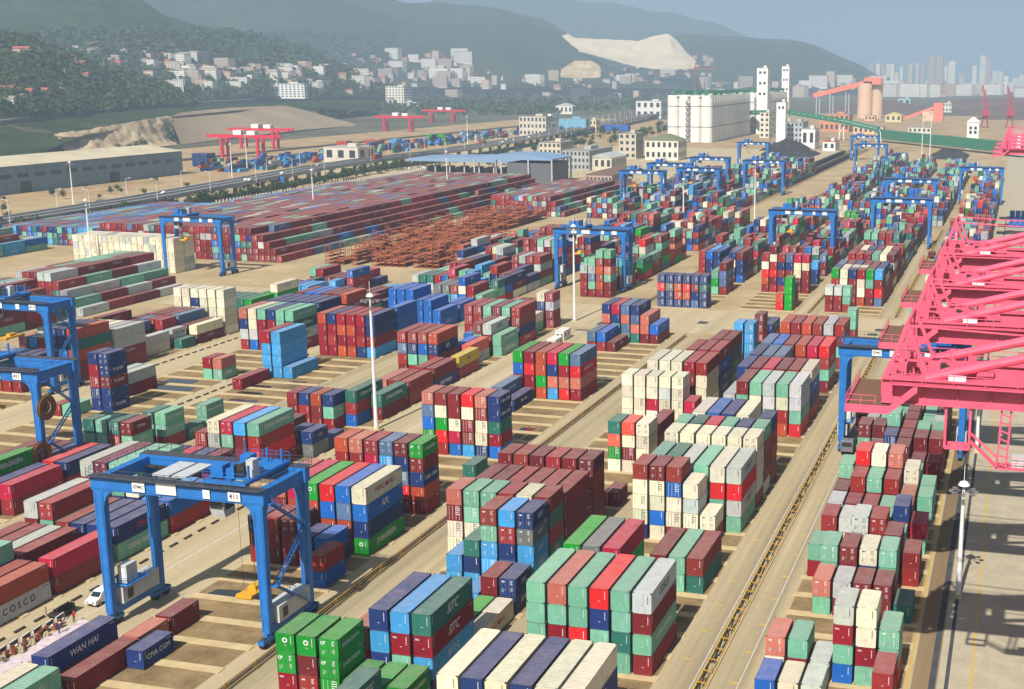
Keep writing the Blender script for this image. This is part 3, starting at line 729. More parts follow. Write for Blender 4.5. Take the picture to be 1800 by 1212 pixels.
def make_rtg(label, loc, span=23.5, D=7.5, trol=.78, spr=9.0, num='411', reel=False, detail=True, hung=None):
    R0 = empty('gantry_crane', loc); S = span/2; H = 19.6; G = 2.0
    tag(R0, label, 'gantry crane', 'blue gantry cranes over the container blocks')
    for sx in (-1, 1):
        for sy in (0, 1):
            y = sy*D; mb = MB()
            xo = sx*S
            mb.prism([(xo-.55, 1.9), (xo+.55, 1.9), (xo+.75, H-.0), (xo-.75, H-.0)], 'y', y-.5, y+.5)
            for f in (-1, 1): mb.bar((xo+f*.38, y-.53, 2.2), (xo+f*.52, y-.53, H-.4), .12, .08, up=(0, 1, 0))
            # curved haunch inside the portal
            pts = [(xo-sx*.74, H-.003), (xo-sx*2.5, H-.003), (xo-sx*1.75, H-.32), (xo-sx*1.2, H-.85), (xo-sx*.88, H-1.6), (xo-sx*.70, H-2.6)]
            mb.prism(pts, 'y', y-.42, y+.42)
            mb.build('leg', M_BLUE, R0)
            w = MB(); w.box(xo-.45, y-1.9, .75, xo+.45, y+1.9, 1.25)
            w.box(xo-.3, y-.7, 1.2, xo+.3, y+.7, 1.9)
            bo = w.build('wheel_bogie', M_BLUE, R0)
            for yy in (-1.1, 1.1): MB().tube((xo-.32, y+yy, .75), (xo+.32, y+yy, .75), .75, n=14).build('wheel', M_TYRE, bo)
        mb = MB(); xo = sx*S
        mb.box(xo-.5, .52, 1.5, xo+.5, D-.52, 2.7)
        mb.build('sill_beam', M_BLUE, R0)
        mb = MB(); mb.box(xo-.6, .52, H+.05, xo+.6, D-.52, H+G-.25)
        mb.prism([(.5, H+.06), (2.3, H+.06), (1.1, H-.7), (.5, H-2.0)], 'x', xo-.5, xo+.5); mb.prism([(D-.5, H+.06), (D-2.3, H+.06), (D-1.1, H-.7), (D-.5, H-2.0)], 'x', xo-.5, xo+.5)
        mb.build('end_beam', M_BLUE, R0)
    for sy in (0, 1):
        y = sy*D; mb = MB(); mb.box(-S-1.0, y-.55, H, S+1.0, y+.55, H+G)
        mb.box(-S-1.02, y-.62, H+.25, S+1.02, y+.62, H+.42); mb.box(-S-1.02, y-.62, H+1.5, S+1.02, y+.62, H+1.66)
        mb.build('main_girder', M_BLUE, R0)
        yo = y-1.25 if sy == 0 else y+.62
        mb = MB(); mb.box(-S-1, yo, H+G, S+1, yo+.6+.02, H+G+.08); mb.box(-S-1, y-.55, H+G, S+1, y+.55, H+G+.05)
        mb.bar((-S, y, H+G+.12), (S, y, H+G+.12), .18)
        if detail:
            ye = yo+.03 if sy == 0 else yo+.57
            railing(mb, (-S-1, ye, H+G+.08), (S+1, ye, H+G+.08), 1.1, 1.9)
        mb.build('walkway', M_BLUED if True else M_BLUE, R0)
    if detail:
        for sx in (-1, 1):
            mb = MB(); railing(mb, (sx*(S+.98), -.6, H+G+.06), (sx*(S+.98), D+.6, H+G+.06), 1.1, 1.8); mb.build('railing', M_BLUE, R0)
    # trolley
    tx = -S+span*trol
    T = MB(); T.box(tx-3.2, -.3, H+G+.25, tx+3.2, .35, H+G+.75); T.box(tx-3.2, D-.35, H+G+.25, tx+3.2, D+.3, H+G+.75)
    for xx in (-3.2, -.4, 2.5): T.box(tx+xx, .35, H+G+.3, tx+xx+.7, D-.35, H+G+.72)
    T.box(tx-3.1, 1.0, H+G+.72, tx+3.1, D-1.0, H+G+.80)
    To = T.build('trolley', M_BLUE, R0)
    m2 = MB(); m2.box(tx-2.9, 1.2, H+G+.8, tx-1.1, 3.0, H+G+2.3); m2.box(tx-.9, 1.6, H+G+.8, tx+.3, 2.6, H+G+1.8); m2.box(tx-2.5, D-2.9, H+G+.8, tx-1.0, D-1.3, H+G+1.9)
    for yy in (1.1, D-1.2): m2.bar((tx+.6, yy, H+G+.8), (tx+.6, yy, H+G+2.7), .25); m2.bar((tx+2.8, yy, H+G+.8), (tx+2.8, yy, H+G+2.7), .25)
    m2.bar((tx-2.9, D-1.1, H+G+.8), (tx-2.9, D-1.1, H+G+3.4), .12)
    m2.build('machinery_housing', M_BLUE, To)
    dr = MB(); dr.tube((tx+1.0, 1.6, H+G+1.75), (tx+1.0, 4.6, H+G+1.75), .72, n=16); dr.tube((tx+1.0, 1.5, H+G+1.75), (tx+1.0, 1.6, H+G+1.75), .95, n=16); dr.tube((tx+1.0, 4.6, H+G+1.75), (tx+1.0, 4.7, H+G+1.75), .95, n=16)
    dr.build('hoist_drum', M_DARK, To)
    gb = MB(); gb.box(tx+1.9, 2.0, H+G+.8, tx+2.9, 3.4, H+G+3.1); gb.build('control_cabinet', M_GREYM, To)
    if detail:
        rr = MB(); railing(rr, (tx-3.1, -.25, H+G+.8), (tx+3.1, -.25, H+G+.8)); railing(rr, (tx-3.1, D+.25, H+G+.8), (tx+3.1, D+.25, H+G+.8)); railing(rr, (tx-3.1, -.2, H+G+.8), (tx-3.1, D+.2, H+G+.8)); rr.build('trolley_railing', M_BLUE, To)
        hp = MB(); x0 = -S+span*.28
        hp.box(x0, 2.0, H+G-.2, x0+2.6, D-2.2, H+G+.02); hp.box(x0+3.0, 2.0, H+G-.2, x0+5.2, D-2.2, H+G+.02); 
        hp.build('hatch_plate', M_GREYM, R0)
        cb = MB(); cb.box(-S+.7, 1.0, H+.5, tx-3.4, 1.6, H+.75); cb.box(-S+.7, D-1.6, H+.5, tx-3.4, D-1.0, H+.75); cb.build('cable_tray', M_DARK, R0)
    cbn = MB(); cbn.prism([(1.0, H-2.7), (3.2, H-2.7), (3.2, H-.4), (.7, H-.4), (.6, H-1.5)], 'x', tx-3.0, tx-1.0); co = cbn.build('operator_cab', M_GREYM, To)
    gl = MB(); gl.box(tx-2.9, .52, H-1.45, tx-1.1, .6, H-.5); gl.box(tx-.995, 1.1, H-1.7, tx-.975, 3.0, H-.6); gl.build('window', M_GLASS, co)
    # spreader on its ropes
    sp = MB(); sp.box(tx-1.15, D/2-3.05, spr, tx+1.15, D/2+3.05, spr+.35); sp.box(tx-.6, D/2-1.0, spr+.35, tx+.6, D/2+1.0, spr+.95)
    for yy in (-2.9, 2.3): sp.box(tx-1.2, D/2+yy, spr-.2, tx+1.2, D/2+yy+.6, spr+.42)
    sp.mi = 1
    for xx in (-.9, .9):
        for yy in (-1.4, 1.4): sp.tube((tx+xx, D/2+yy, spr+.35), (tx+xx, D/2+yy, H+G+.3), .03, n=4)
    sp.build('spreader', [M_YELLOW, M_DARK], R0)
    # power units on the sills, ladders, boards
    for sx, w in ((-1, 1), (1, -1)):
        xo = sx*S; pb = MB(); pb.box(xo-1.0, 1.3, 2.72, xo+1.0, D-1.2, 4.9); pb.box(xo-1.05, 1.25, 4.9, xo+1.05, D-1.15, 5.05)
        pb.mi = 1; pb.box(xo-.8, 1.28, 3.0, xo-.1, 1.30, 4.4); pb.box(xo+1.0, 2.2, 3.1, xo+1.02, 3.4, 4.5)
        po = pb.build('power_unit', [M_GREYM, M_DARK], R0)
        if sx < 0: MB().tube((xo-.3, 2.0, 5.0), (xo-.3, 2.0, 6.6), .14, n=8).build('exhaust_pipe', M_DARK, po)
    eb = MB(); eb.box(-S+.2, 1.6, 5.6, -S+1.6, 3.8, 8.2); eb.mi = 1; eb.box(-S+.5, 1.58, 6.0, -S+1.3, 1.595, 7.8); eb.build('electrical_house', [M_GREYM, M_SIGN], R0)
    if detail:
        st = MB(); zz = [2.7, 8.2, 13.8, H]
        for k in range(3):
            y0, y1 = (.9, D-1.4) if k % 2 else (D-1.4, .9)
            for xx in (S+.62, S+1.35): st.bar((xx, y0, zz[k]), (xx, y1, zz[k+1]), .12, .22)
            n = 14
            for q in range(n): 
                t = q/n; yy = y0+(y1-y0)*t; z = zz[k]+(zz[k+1]-zz[k])*t; st.box(S+.62, yy-.12, z, S+1.35, yy+.12, z+.04)
            railing(st, (S+1.37, y0, zz[k]+.1), (S+1.37, y1, zz[k+1]+.1), 1.0, 1.6)
            st.box(S+.55, y1-.7, zz[k+1]-.05, S+1.5, y1+.7, zz[k+1]+.02)
        st.build('stairway', M_BLUE, R0)
        pl = MB(); pl.box(-S-.3, 1.0, 5.4, -S+2.1, 5.8, 5.5); railing(pl, (-S+2.1, 1.0, 5.5), (-S+2.1, 5.8, 5.5), 1.1, 1.2); railing(pl, (-S-.2, 1.0, 5.5), (-S+2.1, 1.0, 5.5), 1.1, 1.2); pl.build('service_platform', M_BLUE, R0)
    for x, w, h, s in ((-S+6.6, 1.9, 1.35, 'ZPMC'), (-1.2, 3.0, 1.5, ''), (S-7.2, 1.05, 1.2, ''), (S-3.1, 1.8, 1.25, num)):
        bd = MB(); bd.box(x-w/2, -.80, H+.35, x+w/2, -.69, H+.35+h); bo = bd.build('sign_board', M_SIGN, R0)
        if s and detail:
            t = link('lettering', text_mesh(s, .95 if s == num else .62, 0, M_BLACKTXT), bo)
            t.matrix_local = Matrix(((1, 0, 0, x), (0, 0, -1, -.815), (0, 1, 0, H+.35+h/2), (0, 0, 0, 1)))
    if reel:
        for yy, zc, rad in ((-1.15, 6.3, 2.6), (1.3, 14.6, 2.3)):
            rl = MB(); xo = S-.4
            n = 28
            for k in range(n):
                a = 2*PI*k/n; a2 = 2*PI*(k+1)/n
                p = Vector((xo+1.1, yy+rad*math.cos(a), zc+rad*math.sin(a))); q = Vector((xo+1.1, yy+rad*math.cos(a2), zc+rad*math.sin(a2)))
                rl.bar(p, q, .16); rl.bar((xo+1.1, yy, zc), p, .09)
                rl.bar((xo+1.3, yy+rad*.72*math.cos(a), zc+rad*.72*math.sin(a)), (xo+1.3, yy+rad*.72*math.cos(a2), zc+rad*.72*math.sin(a2)), .3, 1.0)
            rl.tube((xo+.4, yy, zc), (xo+1.5, yy, zc), .5, n=12)
            rl.build('cable_reel', M_REEL, R0)
    return R0
rtg1 = make_rtg('large blue gantry crane with 411 board straddling the empty bay at lower left', (-104.2, 138.6, 0), 24.0, 10.2, .80, 5.2, '411')
rtg2 = make_rtg('blue gantry crane at the left edge with two brown cable reels and 411 boards', (-180.3, 187.2, 0), 23.6, 9.4, .35, 12, '411', reel=True)
far = make_rtg('blue gantry crane at the left edge behind the crane with brown cable reels', (-228.0, 246.0, 0), 23.6, 8.0, .4, 12, '413')
RTGS = [ # x, y, span, label
 (-19.7, 249.5, 23.6, 'blue gantry crane half hidden by the nearest pink boom, straddling the quayside stacks'),
 (-296.0, 414, 24.0, 'blue gantry crane in front of the long white reefer wall on the left'),
 (-142.5, 421, 24.6, 'blue gantry crane with its yellow spreader beside the tall lamp mast at mid-yard'),
 (-82.2, 505, 24.6, 'blue gantry crane with a dark top walkway over red and navy stacks right of centre'),
 (-203.0, 690, 23.6, 'nearer of the two overlapping blue gantry cranes behind the rusty racks'),
 (-205.0, 752, 23.6, 'farther of the two overlapping blue gantry cranes behind the rusty racks'),
 (-178.0, 720, 23.6, 'blue gantry crane cut by the thin lamp mast, right of the overlapping pair'),
 (-194.0, 815, 23.6, 'blue gantry crane in front of the white silo block, lower of the row'),
 (-205.0, 1010, 23.6, 'blue gantry crane at the foot of the white silo block, farthest of the row'),
 (-155.0, 798, 24.6, 'blue gantry crane standing beside the dark coal heaps and the rail track'),
 (-48.5, 566, 24.6, 'blue gantry crane with yellow spreader left of the bright blue boxes'),
 (-53.5, 676, 24.6, 'blue gantry crane whose right leg stands on the empty road past mid-yard'),
 (-21.0, 775, 23.6, 'blue gantry crane partly behind the far pink booms'),
 (-112.0, 1010, 23.6, 'blue gantry crane over pale stacks in front of the yellow sheds, nearer one'),
 (-133.0, 1150, 23.6, 'blue gantry crane in front of the orange sheds, farthest of all'),
]
proto = None
for k, (x, y, sp, lb) in enumerate(RTGS):
    if k == 0: o = make_rtg(lb, (x, y, 0), sp, 7.8, .9, 14, '416'); continue
    if proto is None: proto = o = make_rtg(lb, (x, y, 0), 24.0, 7.8, .3 if k % 2 else .7, 12.5, '', detail=False)
    else: o = copy_tree(proto); o.location = (x, y, 0); o.scale = (sp/24.0, 1, 1); o['label'] = lb
    if k == 3: o.scale = (1.03, 1, 1)
# ------------------------------------------------------------------ pink ship-to-shore cranes
M_PINK = paint('crane_pink', lin((236, 98, 126)), .5, dirt=.3, scale=.5, dirtcol=lin((150, 40, 64)))
M_PINKD = paint('crane_red', lin((170, 28, 60)), .5, dirt=.3)
M_DECK = paint('deck_plate', lin((120, 84, 64)), .8, dirt=.5)
def make_sts(label, Y):
    R0 = empty('quay_crane', (0, Y, 0)); tag(R0, label, 'quay crane', 'pink ship-to-shore cranes along the quay')
    Z = 42.0; GS = 9.0; X0 = -12.0; X1 = 62.0; GH = 2.3
    for k in (0, 1):
        y = k*GS; g = MB(); g.box(X0, y-.6, Z, X1, y+.6, Z+GH); g.box(X0, y-.95, Z+GH, X1, y+.95, Z+GH+.18); g.box(X0, y-.8, Z-.16, X1, y+.8, Z)
        for i in range(22): g.box(X0+1+i*3.2, y-.78, Z, X0+1.12+i*3.2, y-.6, Z+GH)
        g.box(X0, y+(.6 if k == 0 else -1.0), Z+.25, X1, y+(1.0 if k == 0 else -.6), Z+.55)
        g.build('main_girder', M_PINK, R0)
        wk = MB(); yo = -2.1 if k == 0 else GS+.95
        wk.box(X0+1, yo, Z+GH-.25, X1, yo+1.15, Z+GH-.17); railing(wk, (X0+1, yo+(.03 if k == 0 else 1.12), Z+GH-.17), (X1, yo+(.03 if k == 0 else 1.12), Z+GH-.17), 1.15, 3.0, .05)
        wk.build('walkway', M_PINK, R0)
        # back-stay pipe rising towards the apex over the quay
        st = MB(); st.tube((X0+4.2, y, Z+GH+.1), (46, y+(1.2 if k == 0 else -1.2), Z+GH+15), .48, n=10); st.bar((X0+4.2, y, Z+GH), (X0+6.8, y, Z+GH+1.0), .5, 1.0); st.build('back_stay', M_PINK, R0)
        # A-shaped end frame
        fr = MB(); yb = y
        fr.bar((X0+.3, yb, Z+GH), (X0+2.2, yb, Z+GH+5.6), .38); fr.bar((X0+4.6, yb, Z+GH), (X0+2.2, yb, Z+GH+5.6), .34); fr.bar((X0+2.2, yb, Z+GH), (X0+2.2, yb, Z+GH+5.6), .2); fr.bar((X0+.9, yb, Z+GH+1.9), (X0+3.8, yb, Z+GH+1.9), .2)
        fr.build('end_frame', M_PINK, R0)
        tr = MB(); tr.box(X0+15.6, y-.7, Z+GH, X0+16.1, y-.2, Z+GH+6.4); tr.bar((X0+2.2, y-.1, Z+GH+5.4), (X0+15.8, y-.4, Z+GH+5.0), .16); tr.bar((X0+15.8, y-.4, Z+GH+5.0), (X1, y-.4, Z+GH+5.0), .14); tr.build('post', M_PINK, R0)
    e = MB(); e.box(X0-.2, .6, Z+.2, X0+1.0, GS-.6, Z+GH-.2); e.box(X0+9, .6, Z+.5, X0+10, GS-.6, Z+1.6); e.box(X0+18, .6, Z+.5, X0+19, GS-.6, Z+1.6); e.bar((X0+2.2, 0, Z+GH+5.5), (X0+2.2, GS, Z+GH+5.5), .3); e.build('tie_beam', M_PINK, R0)
    dk = MB(); dk.box(X0-3.4, -1.9, Z-.55, X0+.9, GS+1.0, Z-.35); dk.build('end_platform', M_DECK, R0)
    fc = MB(); fc.box(X0-3.4, -2.0, Z-1.0, X0+.9, -1.86, Z-.2); fc.box(X0-3.5, -2.0, Z-1.0, X0-3.36, GS+1.0, Z-.2); fc.prism([(X0+.9, Z-.95), (X0+.9, Z-.2), (X0+3.6, Z+GH), (X0+3.6, Z+GH-.9)], 'y', -2.0, -1.75)
    railing(fc, (X0-3.4, -1.9, Z-.3), (X0-.5, -1.9, Z-.3), 1.1, 1.0); railing(fc, (X0-3.4, -1.9, Z-.3), (X0-3.4, GS+.9, Z-.3), 1.1, 1.4)
    for q in range(8): fc.box(X0+1.0+q*.32, -1.7, Z-.3+q*.32, X0+1.32+q*.32, -.98, Z-.26+q*.32)
    fc.build('platform_edge', M_PINK, R0)
    # rope sheaves and winches gathered at the landward end
    mc = MB(); rr = random.Random(int(Y))
    for q in range(16):
        x = X0+1.0+rr.random()*9; y = 1.0+rr.random()*(GS-2.2); s = .4+rr.random()*.7; z = Z+GH-.4
        if q % 3: mc.box(x, y, z, x+s*1.3, y+s, z+.6+rr.random()*1.6)
        else: mc.tube((x, y, z+1.0), (x, y+.35, z+1.0), .5+s*.5, n=14)
        if q % 4 == 0: mc.bar((x, y, z), (x+.3, y, z+2.6), .12)
    for q in range(3): mc.box(X0+4+q*2.6, 1.5, Z+GH-.3, X0+5.6+q*2.6, GS-1.5, Z+GH+.15)
    mc.build('winch_gear', M_PINK, R0)
    dg = MB(); dg.box(X0+1.2, 1.2, Z-.05, X0+3.6, GS-1.2, Z+.1); dg.box(X0+5.5, 2.0, Z+GH+.15, X0+6.4, 3.0, Z+GH+1.2); dg.tube((X0+.6, 3.0, Z+1.5), (X0+.6, GS-3, Z+1.5), .55, n=12); dg.build('rope_drum', M_DARK, R0)
    for x, s in ((X0+6.5, 1.7), (X0+15.5, 1.6), (X0+24, 1.5)):
        MB().box(x, -1.12, Z+GH+.25, x+s, -1.05, Z+GH+.85).build('sign_board', M_SIGN, R0)
    # portal legs stand on the quay rails, beyond the right edge of the yard road
    for x in (9.5, 27):
        for y in (-4.0, GS+4.0):
            l = MB(); l.bar((x, y, 1.6), (x, GS/2+(y-GS/2)*.62, Z), 1.6, 1.4, up=(1, 0, 0)); l.build('leg', M_PINK, R0)
            w = MB(); w.box(x-.6, y-3, .15, x+.6, y+3, 1.6); w.build('wheel_bogie', M_PINKD, R0)
        sb = MB(); sb.bar((x, -4.0, 9.0), (x, GS+4.0, 9.0), 1.4, 1.8); sb.build('sill_beam', M_PINK, R0)
    a = MB(); a.bar((27, -1, Z), (46, 1.2, Z+GH+15), 1.1); a.bar((27, GS+1, Z), (46, GS-1.2, Z+GH+15), 1.1); a.bar((46, 1.2, Z+GH+15), (46, GS-1.2, Z+GH+15), .9); a.build('apex_frame', M_PINK, R0)
    return R0
STS_Y = [(126.9, 'nearest pink quay crane, its boom end lowest in the row at the right edge'), (158.4, 'second pink quay crane, boom end just above the nearest one'),
         (188.2, 'third pink quay crane up from the nearest one'), (221.8, 'fourth pink quay crane, boom end level with the road crossing'),
         (560, 'pink quay crane in the distant group, its boom lowest there'), (592, 'pink quay crane in the distant group, second boom up'),
         (624, 'pink quay crane in the distant group, third boom up'), (660, 'pink quay crane in the distant group, topmost boom')]
sts = None
for Y, lb in STS_Y:
    if sts is None: sts = o = make_sts(lb, Y)
    else: o = copy_tree(sts); o.location = (0, Y, 0); o['label'] = lb
    if Y > 400: o.location = (4.0, Y, 0)
# the boarding ladder, cage and driver's cab slung under the nearest boom
def hang(parent, x, y, Z):
    mb = MB(); 
    for xx in (x, x+2.4):
        for yy in (y, y+1.6): mb.bar((xx, yy, Z), (xx, yy, Z-4.4), .24)
    mb.bar((x, y, Z-4.4), (x+2.4, y, Z-4.4), .34); mb.bar((x, y+1.6, Z-4.4), (x+2.4, y+1.6, Z-4.4), .3)
    mb.bar((x, y, Z-4.4), (x, y+1.6, Z-4.4), .3); mb.bar((x+2.4, y, Z-4.4), (x+2.4, y+1.6, Z-4.4), .3)
    x2 = x+5.4
    for xx in (x2, x2+.9): mb.bar((xx, y, Z), (xx-.2, y, Z-6.0), .2)
    for k in range(7): mb.bar((x2, y, Z-.6-k*.85), (x2+.8, y, Z-.9-k*.85), .14)
    for o2 in (0, .7): mb.bar((x+2.4, y+o2, Z-3.6), (x2-.2, y+o2, Z-6.2), .2); mb.bar((x+2.4, y+o2, Z-2.8), (x2-.2, y+o2, Z-5.2), .1)
    mb.box(x2-.3, y-.1, Z-6.3, x2+2.6, y+1.6, Z-6.1); railing(mb, (x2-.3, y-.05, Z-6.1), (x2+2.6, y-.05, Z-6.1), 1.1, .8)
    mb.build('access_ladder', M_PINKD if False else M_PINK, parent)
    cb = MB(); cb.box(x2+1.2, y+.3, Z-6.1, x2+2.4, y+1.4, Z-5.0); cb.build('control_cabinet', M_GREYM, parent)
hang(sts, -5.6, -.4, 42.0)
# ------------------------------------------------------------------ ground, roads, bays
def ground_mat(name, c1, c2, c3, scale=.05, streak=None, bump=.15, fine=2.5, rough=.9, stain=.35):
    m, t, b, N = nmat(name); L = t.links.new
    tc = N('ShaderNodeTexCoord'); mp = N('ShaderNodeMapping'); L(tc.outputs['Object'], mp.inputs[0])
    if streak: mp.inputs['Scale'].default_value = streak
    n1 = N('ShaderNodeTexNoise'); n1.inputs['Scale'].default_value = scale; n1.inputs['Detail'].default_value = 8; n1.inputs['Roughness'].default_value = .68; L(mp.outputs[0], n1.inputs['Vector'])
    n2 = N('ShaderNodeTexNoise'); n2.inputs['Scale'].default_value = fine; n2.inputs['Detail'].default_value = 6; n2.inputs['Roughness'].default_value = .7; L(tc.outputs['Object'], n2.inputs['Vector'])
    r1 = N('ShaderNodeValToRGB'); e = r1.color_ramp.elements; e[0].position = .34; e[0].color = (*c1, 1); e[1].position = .66; e[1].color = (*c2, 1); L(n1.outputs['Fac'], r1.inputs[0])
    r2 = N('ShaderNodeValToRGB'); e = r2.color_ramp.elements; e[0].position = .52; e[1].position = .75; e[1].color = (stain, stain, stain, 1); L(n2.outputs['Fac'], r2.inputs[0])
    mx = N('ShaderNodeMix'); mx.data_type = 'RGBA'; mx.inputs[7].default_value = (*c3, 1); L(r2.outputs[0], mx.inputs[0]); L(r1.outputs[0], mx.inputs[6]); L(mx.outputs[2], b.inputs['Base Color'])
    b.inputs['Roughness'].default_value = rough; b.inputs['Specular IOR Level'].default_value = .15
    if bump:
        bp = N('ShaderNodeBump'); bp.inputs['Strength'].default_value = bump; bp.inputs['Distance'].default_value = .1; L(n2.outputs['Fac'], bp.inputs['Height']); L(bp.outputs[0], b.inputs['Normal'])
    return m
G_LAND = ground_mat('open_land', (.055, .062, .032), (.16, .14, .095), (.22, .2, .17), .004, fine=.03, bump=0)
G_YARD = ground_mat('yard_concrete', lin((158, 138, 104)), lin((190, 169, 132)), lin((112, 98, 76)), .045, bump=.1)
G_ROAD = ground_mat('road_concrete', lin((172, 156, 124)), lin((196, 180, 146)), lin((128, 116, 94)), .25, streak=(1, .03, 1), bump=.08, fine=1.2)
G_ROAD2 = ground_mat('worn_road', lin((146, 134, 108)), lin((190, 173, 138)), lin((108, 100, 82)), .33, streak=(1, .012, 1), bump=.08, fine=.8, stain=.25)
G_BAY = ground_mat('bay_soil', lin((112, 94, 66)), lin((160, 136, 98)), lin((78, 64, 46)), .16, bump=.4, fine=.9, stain=.6)
G_BEAM = ground_mat('beam_concrete', lin((186, 164, 122)), lin((208, 188, 146)), lin((140, 120, 88)), .5, bump=.1, fine=2)
G_QUAY = ground_mat('quay_paving', lin((168, 158, 136)), lin((188, 177, 152)), lin((130, 120, 100)), .3, bump=.15, fine=2.2, stain=.5)
G_ASPH = ground_mat('asphalt', (.055, .055, .055), (.085, .083, .08), (.04, .04, .04), .1, bump=.05)
G_DIRT = ground_mat('bare_earth', lin((150, 126, 92)), lin((186, 160, 122)), lin((110, 92, 66)), .03, bump=.2, fine=.3)
G_RAIL = ground_mat('track_ballast', lin((126, 106, 80)), lin((150, 128, 98)), lin((84, 70, 54)), .12, streak=(1, .05, 1), bump=.2)
def sheet(name, x0, y0, x1, y1, z, mat, kind='structure'):
    mb = MB(); mb.face(((x0, y0, z), (x1, y0, z), (x1, y1, z), (x0, y1, z))); return tag(mb.build(name, mat), kind=kind)
sheet('ground', -32000, -600, 32000, 46000, -.02, G_LAND)
sheet('yard_ground', -545, 40, -9.6, 1300, 0, G_YARD)
sheet('quay_ground', -9.6, 40, 70, 1900, .002, G_QUAY)
for x0, x1, y1, mt in ((-40.2, -27.6, 640, G_ROAD2), (-94.2, -81.4, 352, G_ROAD2), (-130.4, -111.9, 352, G_ROAD), (-161.5, -147.6, 352, G_ROAD2), (-185.6, -179, 352, G_ROAD), (-217, -203, 352, G_ROAD), (-66, -58, 640, G_ROAD2)):
    sheet('road', x0, 40, x1, y1, .004, mt)
sheet('cross_road', -330, 357, -9.7, 395, .006, G_ROAD)
for bl, x0, ya, yb, off in (('R', -27.25, 100, 350, 147.2), ('A', -57.35, 70, 354, 142.55), ('E', -80.8, 70, 354, 122.5), ('B', -111.3, 70, 354, 123.7), ('F', -147.3, 70, 354, 131.3), ('G', -178.5, 100, 354, 202.9), ('H', -202.6, 120, 354, 234.7), ('I', -234.5, 150, 354, 243.8), ('A', -57.35, 400, 640, 402), ('Q', -84.3, 400, 640, 400.2), ('B', -111.3, 396, 640, 396.4), ('R', -27.25, 400, 640, 402)):
    sheet('bay_ground', x0-.5, ya, x0+17.1, yb, .008, G_BAY)
    mb = MB(); k = math.ceil((ya-off)/6.705)
    while off+6.705*k < yb:
        y = off+6.705*k; mb.box(x0-.9, y-.75, .008, x0+17.5, y+.75, .118); k += 1
    tag(mb.build('bay_strips', G_BEAM), kind='structure')
M_LINEW = paint('lane_paint', (.62, .6, .55), .7, dirt=.5, scale=.5, dirtcol=(.3, .26, .19)); M_LINEY = paint('yellow_paint', lin((206, 170, 60)), .7, dirt=.5, scale=.6, dirtcol=(.4, .33, .2))
mb = MB()
mb.box(-122.05, 40, .006, -121.8, 352, .012); mb.box(-35.6, 40, .006, -35.45, 352, .011); mb.box(-30.0, 40, .006, -29.85, 352, .011)
tag(mb.build('lane_line', M_LINEW), kind='structure')
mb = MB()
for x in (-9.75, -2.1): mb.box(x, 60, .008, x+.25, 420, .013)
for y in range(140, 350, 9):
    mb.box(-38.2, y, .009, -37.3, y+.5, .0125); mb.box(-30.9, y+4, .009, -30.0, y+4.5, .0125)
for bx in (-57, -84, -111): 
    for k in range(3): mb.box(bx+12+k*.9, 393.5, .009, bx+12.4+k*.9, 394.6, .0125)
tag(mb.build('yellow_line', M_LINEY), kind='structure')
G_DK = ground_mat('steel_plate', (.05, .055, .06), (.085, .09, .095), (.035, .03, .028), .4, bump=.05)
mb = MB()
for x, y, w, d in ((-64, 366, 3, 4), (-59.5, 368, 3, 4), (-62, 374, 3, 4), (-57.5, 376, 3, 4), (-40, 368, 3, 3.5), (-35.5, 369, 3, 3.5), (-38.5, 375, 3, 4), (-124, 352, 5, 1.5), (-121, 362, 4, 5), (-92, 372, 3, 4)): mb.box(x, y, .01, x+w, y+d, .014)
tag(mb.build('steel_plates', G_DK), kind='structure')
mb = MB(); mb.box(-5.2, 60, .006, -4.7, 700, .02); mb.box(-12.0+4.9, 60, .006, -6.3, 420, .012); tag(mb.build('cable_slot', G_DK), kind='structure')
sheet('crane_runway', -9.2, 60, -6.1, 420, .005, G_RAIL)
# standing water in the sunken bays
mw, t, b, N = nmat('puddle_water'); b.inputs['Base Color'].default_value = (.028, .03, .03, 1); b.inputs['Roughness'].default_value = .06; b.inputs['Specular IOR Level'].default_value = .8
rp = random.Random(4)
for x, y, w, d in ((-200, 262.5, 9, 4.6), (-198.5, 255.5, 12, 4.8), (-176.5, 262.0, 6, 4.6), (-176.5, 255.3, 8, 4.8), (-174, 248.6, 8, 4.6), (-189, 272, 3, 4), (-177, 281.9, 8, 3.5), (-170.5, 268.4, 6, 4.2), (-104.4, 237.5, 6, 4.5), (-99.8, 244.0, 3.5, 4.4), (-101, 295.5, 5, 4), (-111, 150.6, 12, 3.4), (-143, 149, 7, 4)):
    mb = MB(); n = 22; pts = []
    for k in range(n):
        a = 2*PI*k/n; rr = 1-.22*rp.random()
        pts.append((x+w/2+w/2*rr*max(-1, min(1, 1.25*math.cos(a))), y+d/2+d/2*rr*max(-1, min(1, 1.25*math.sin(a))), .016))
    mb.face(pts); tag(mb.build('puddle', mw), kind='structure')
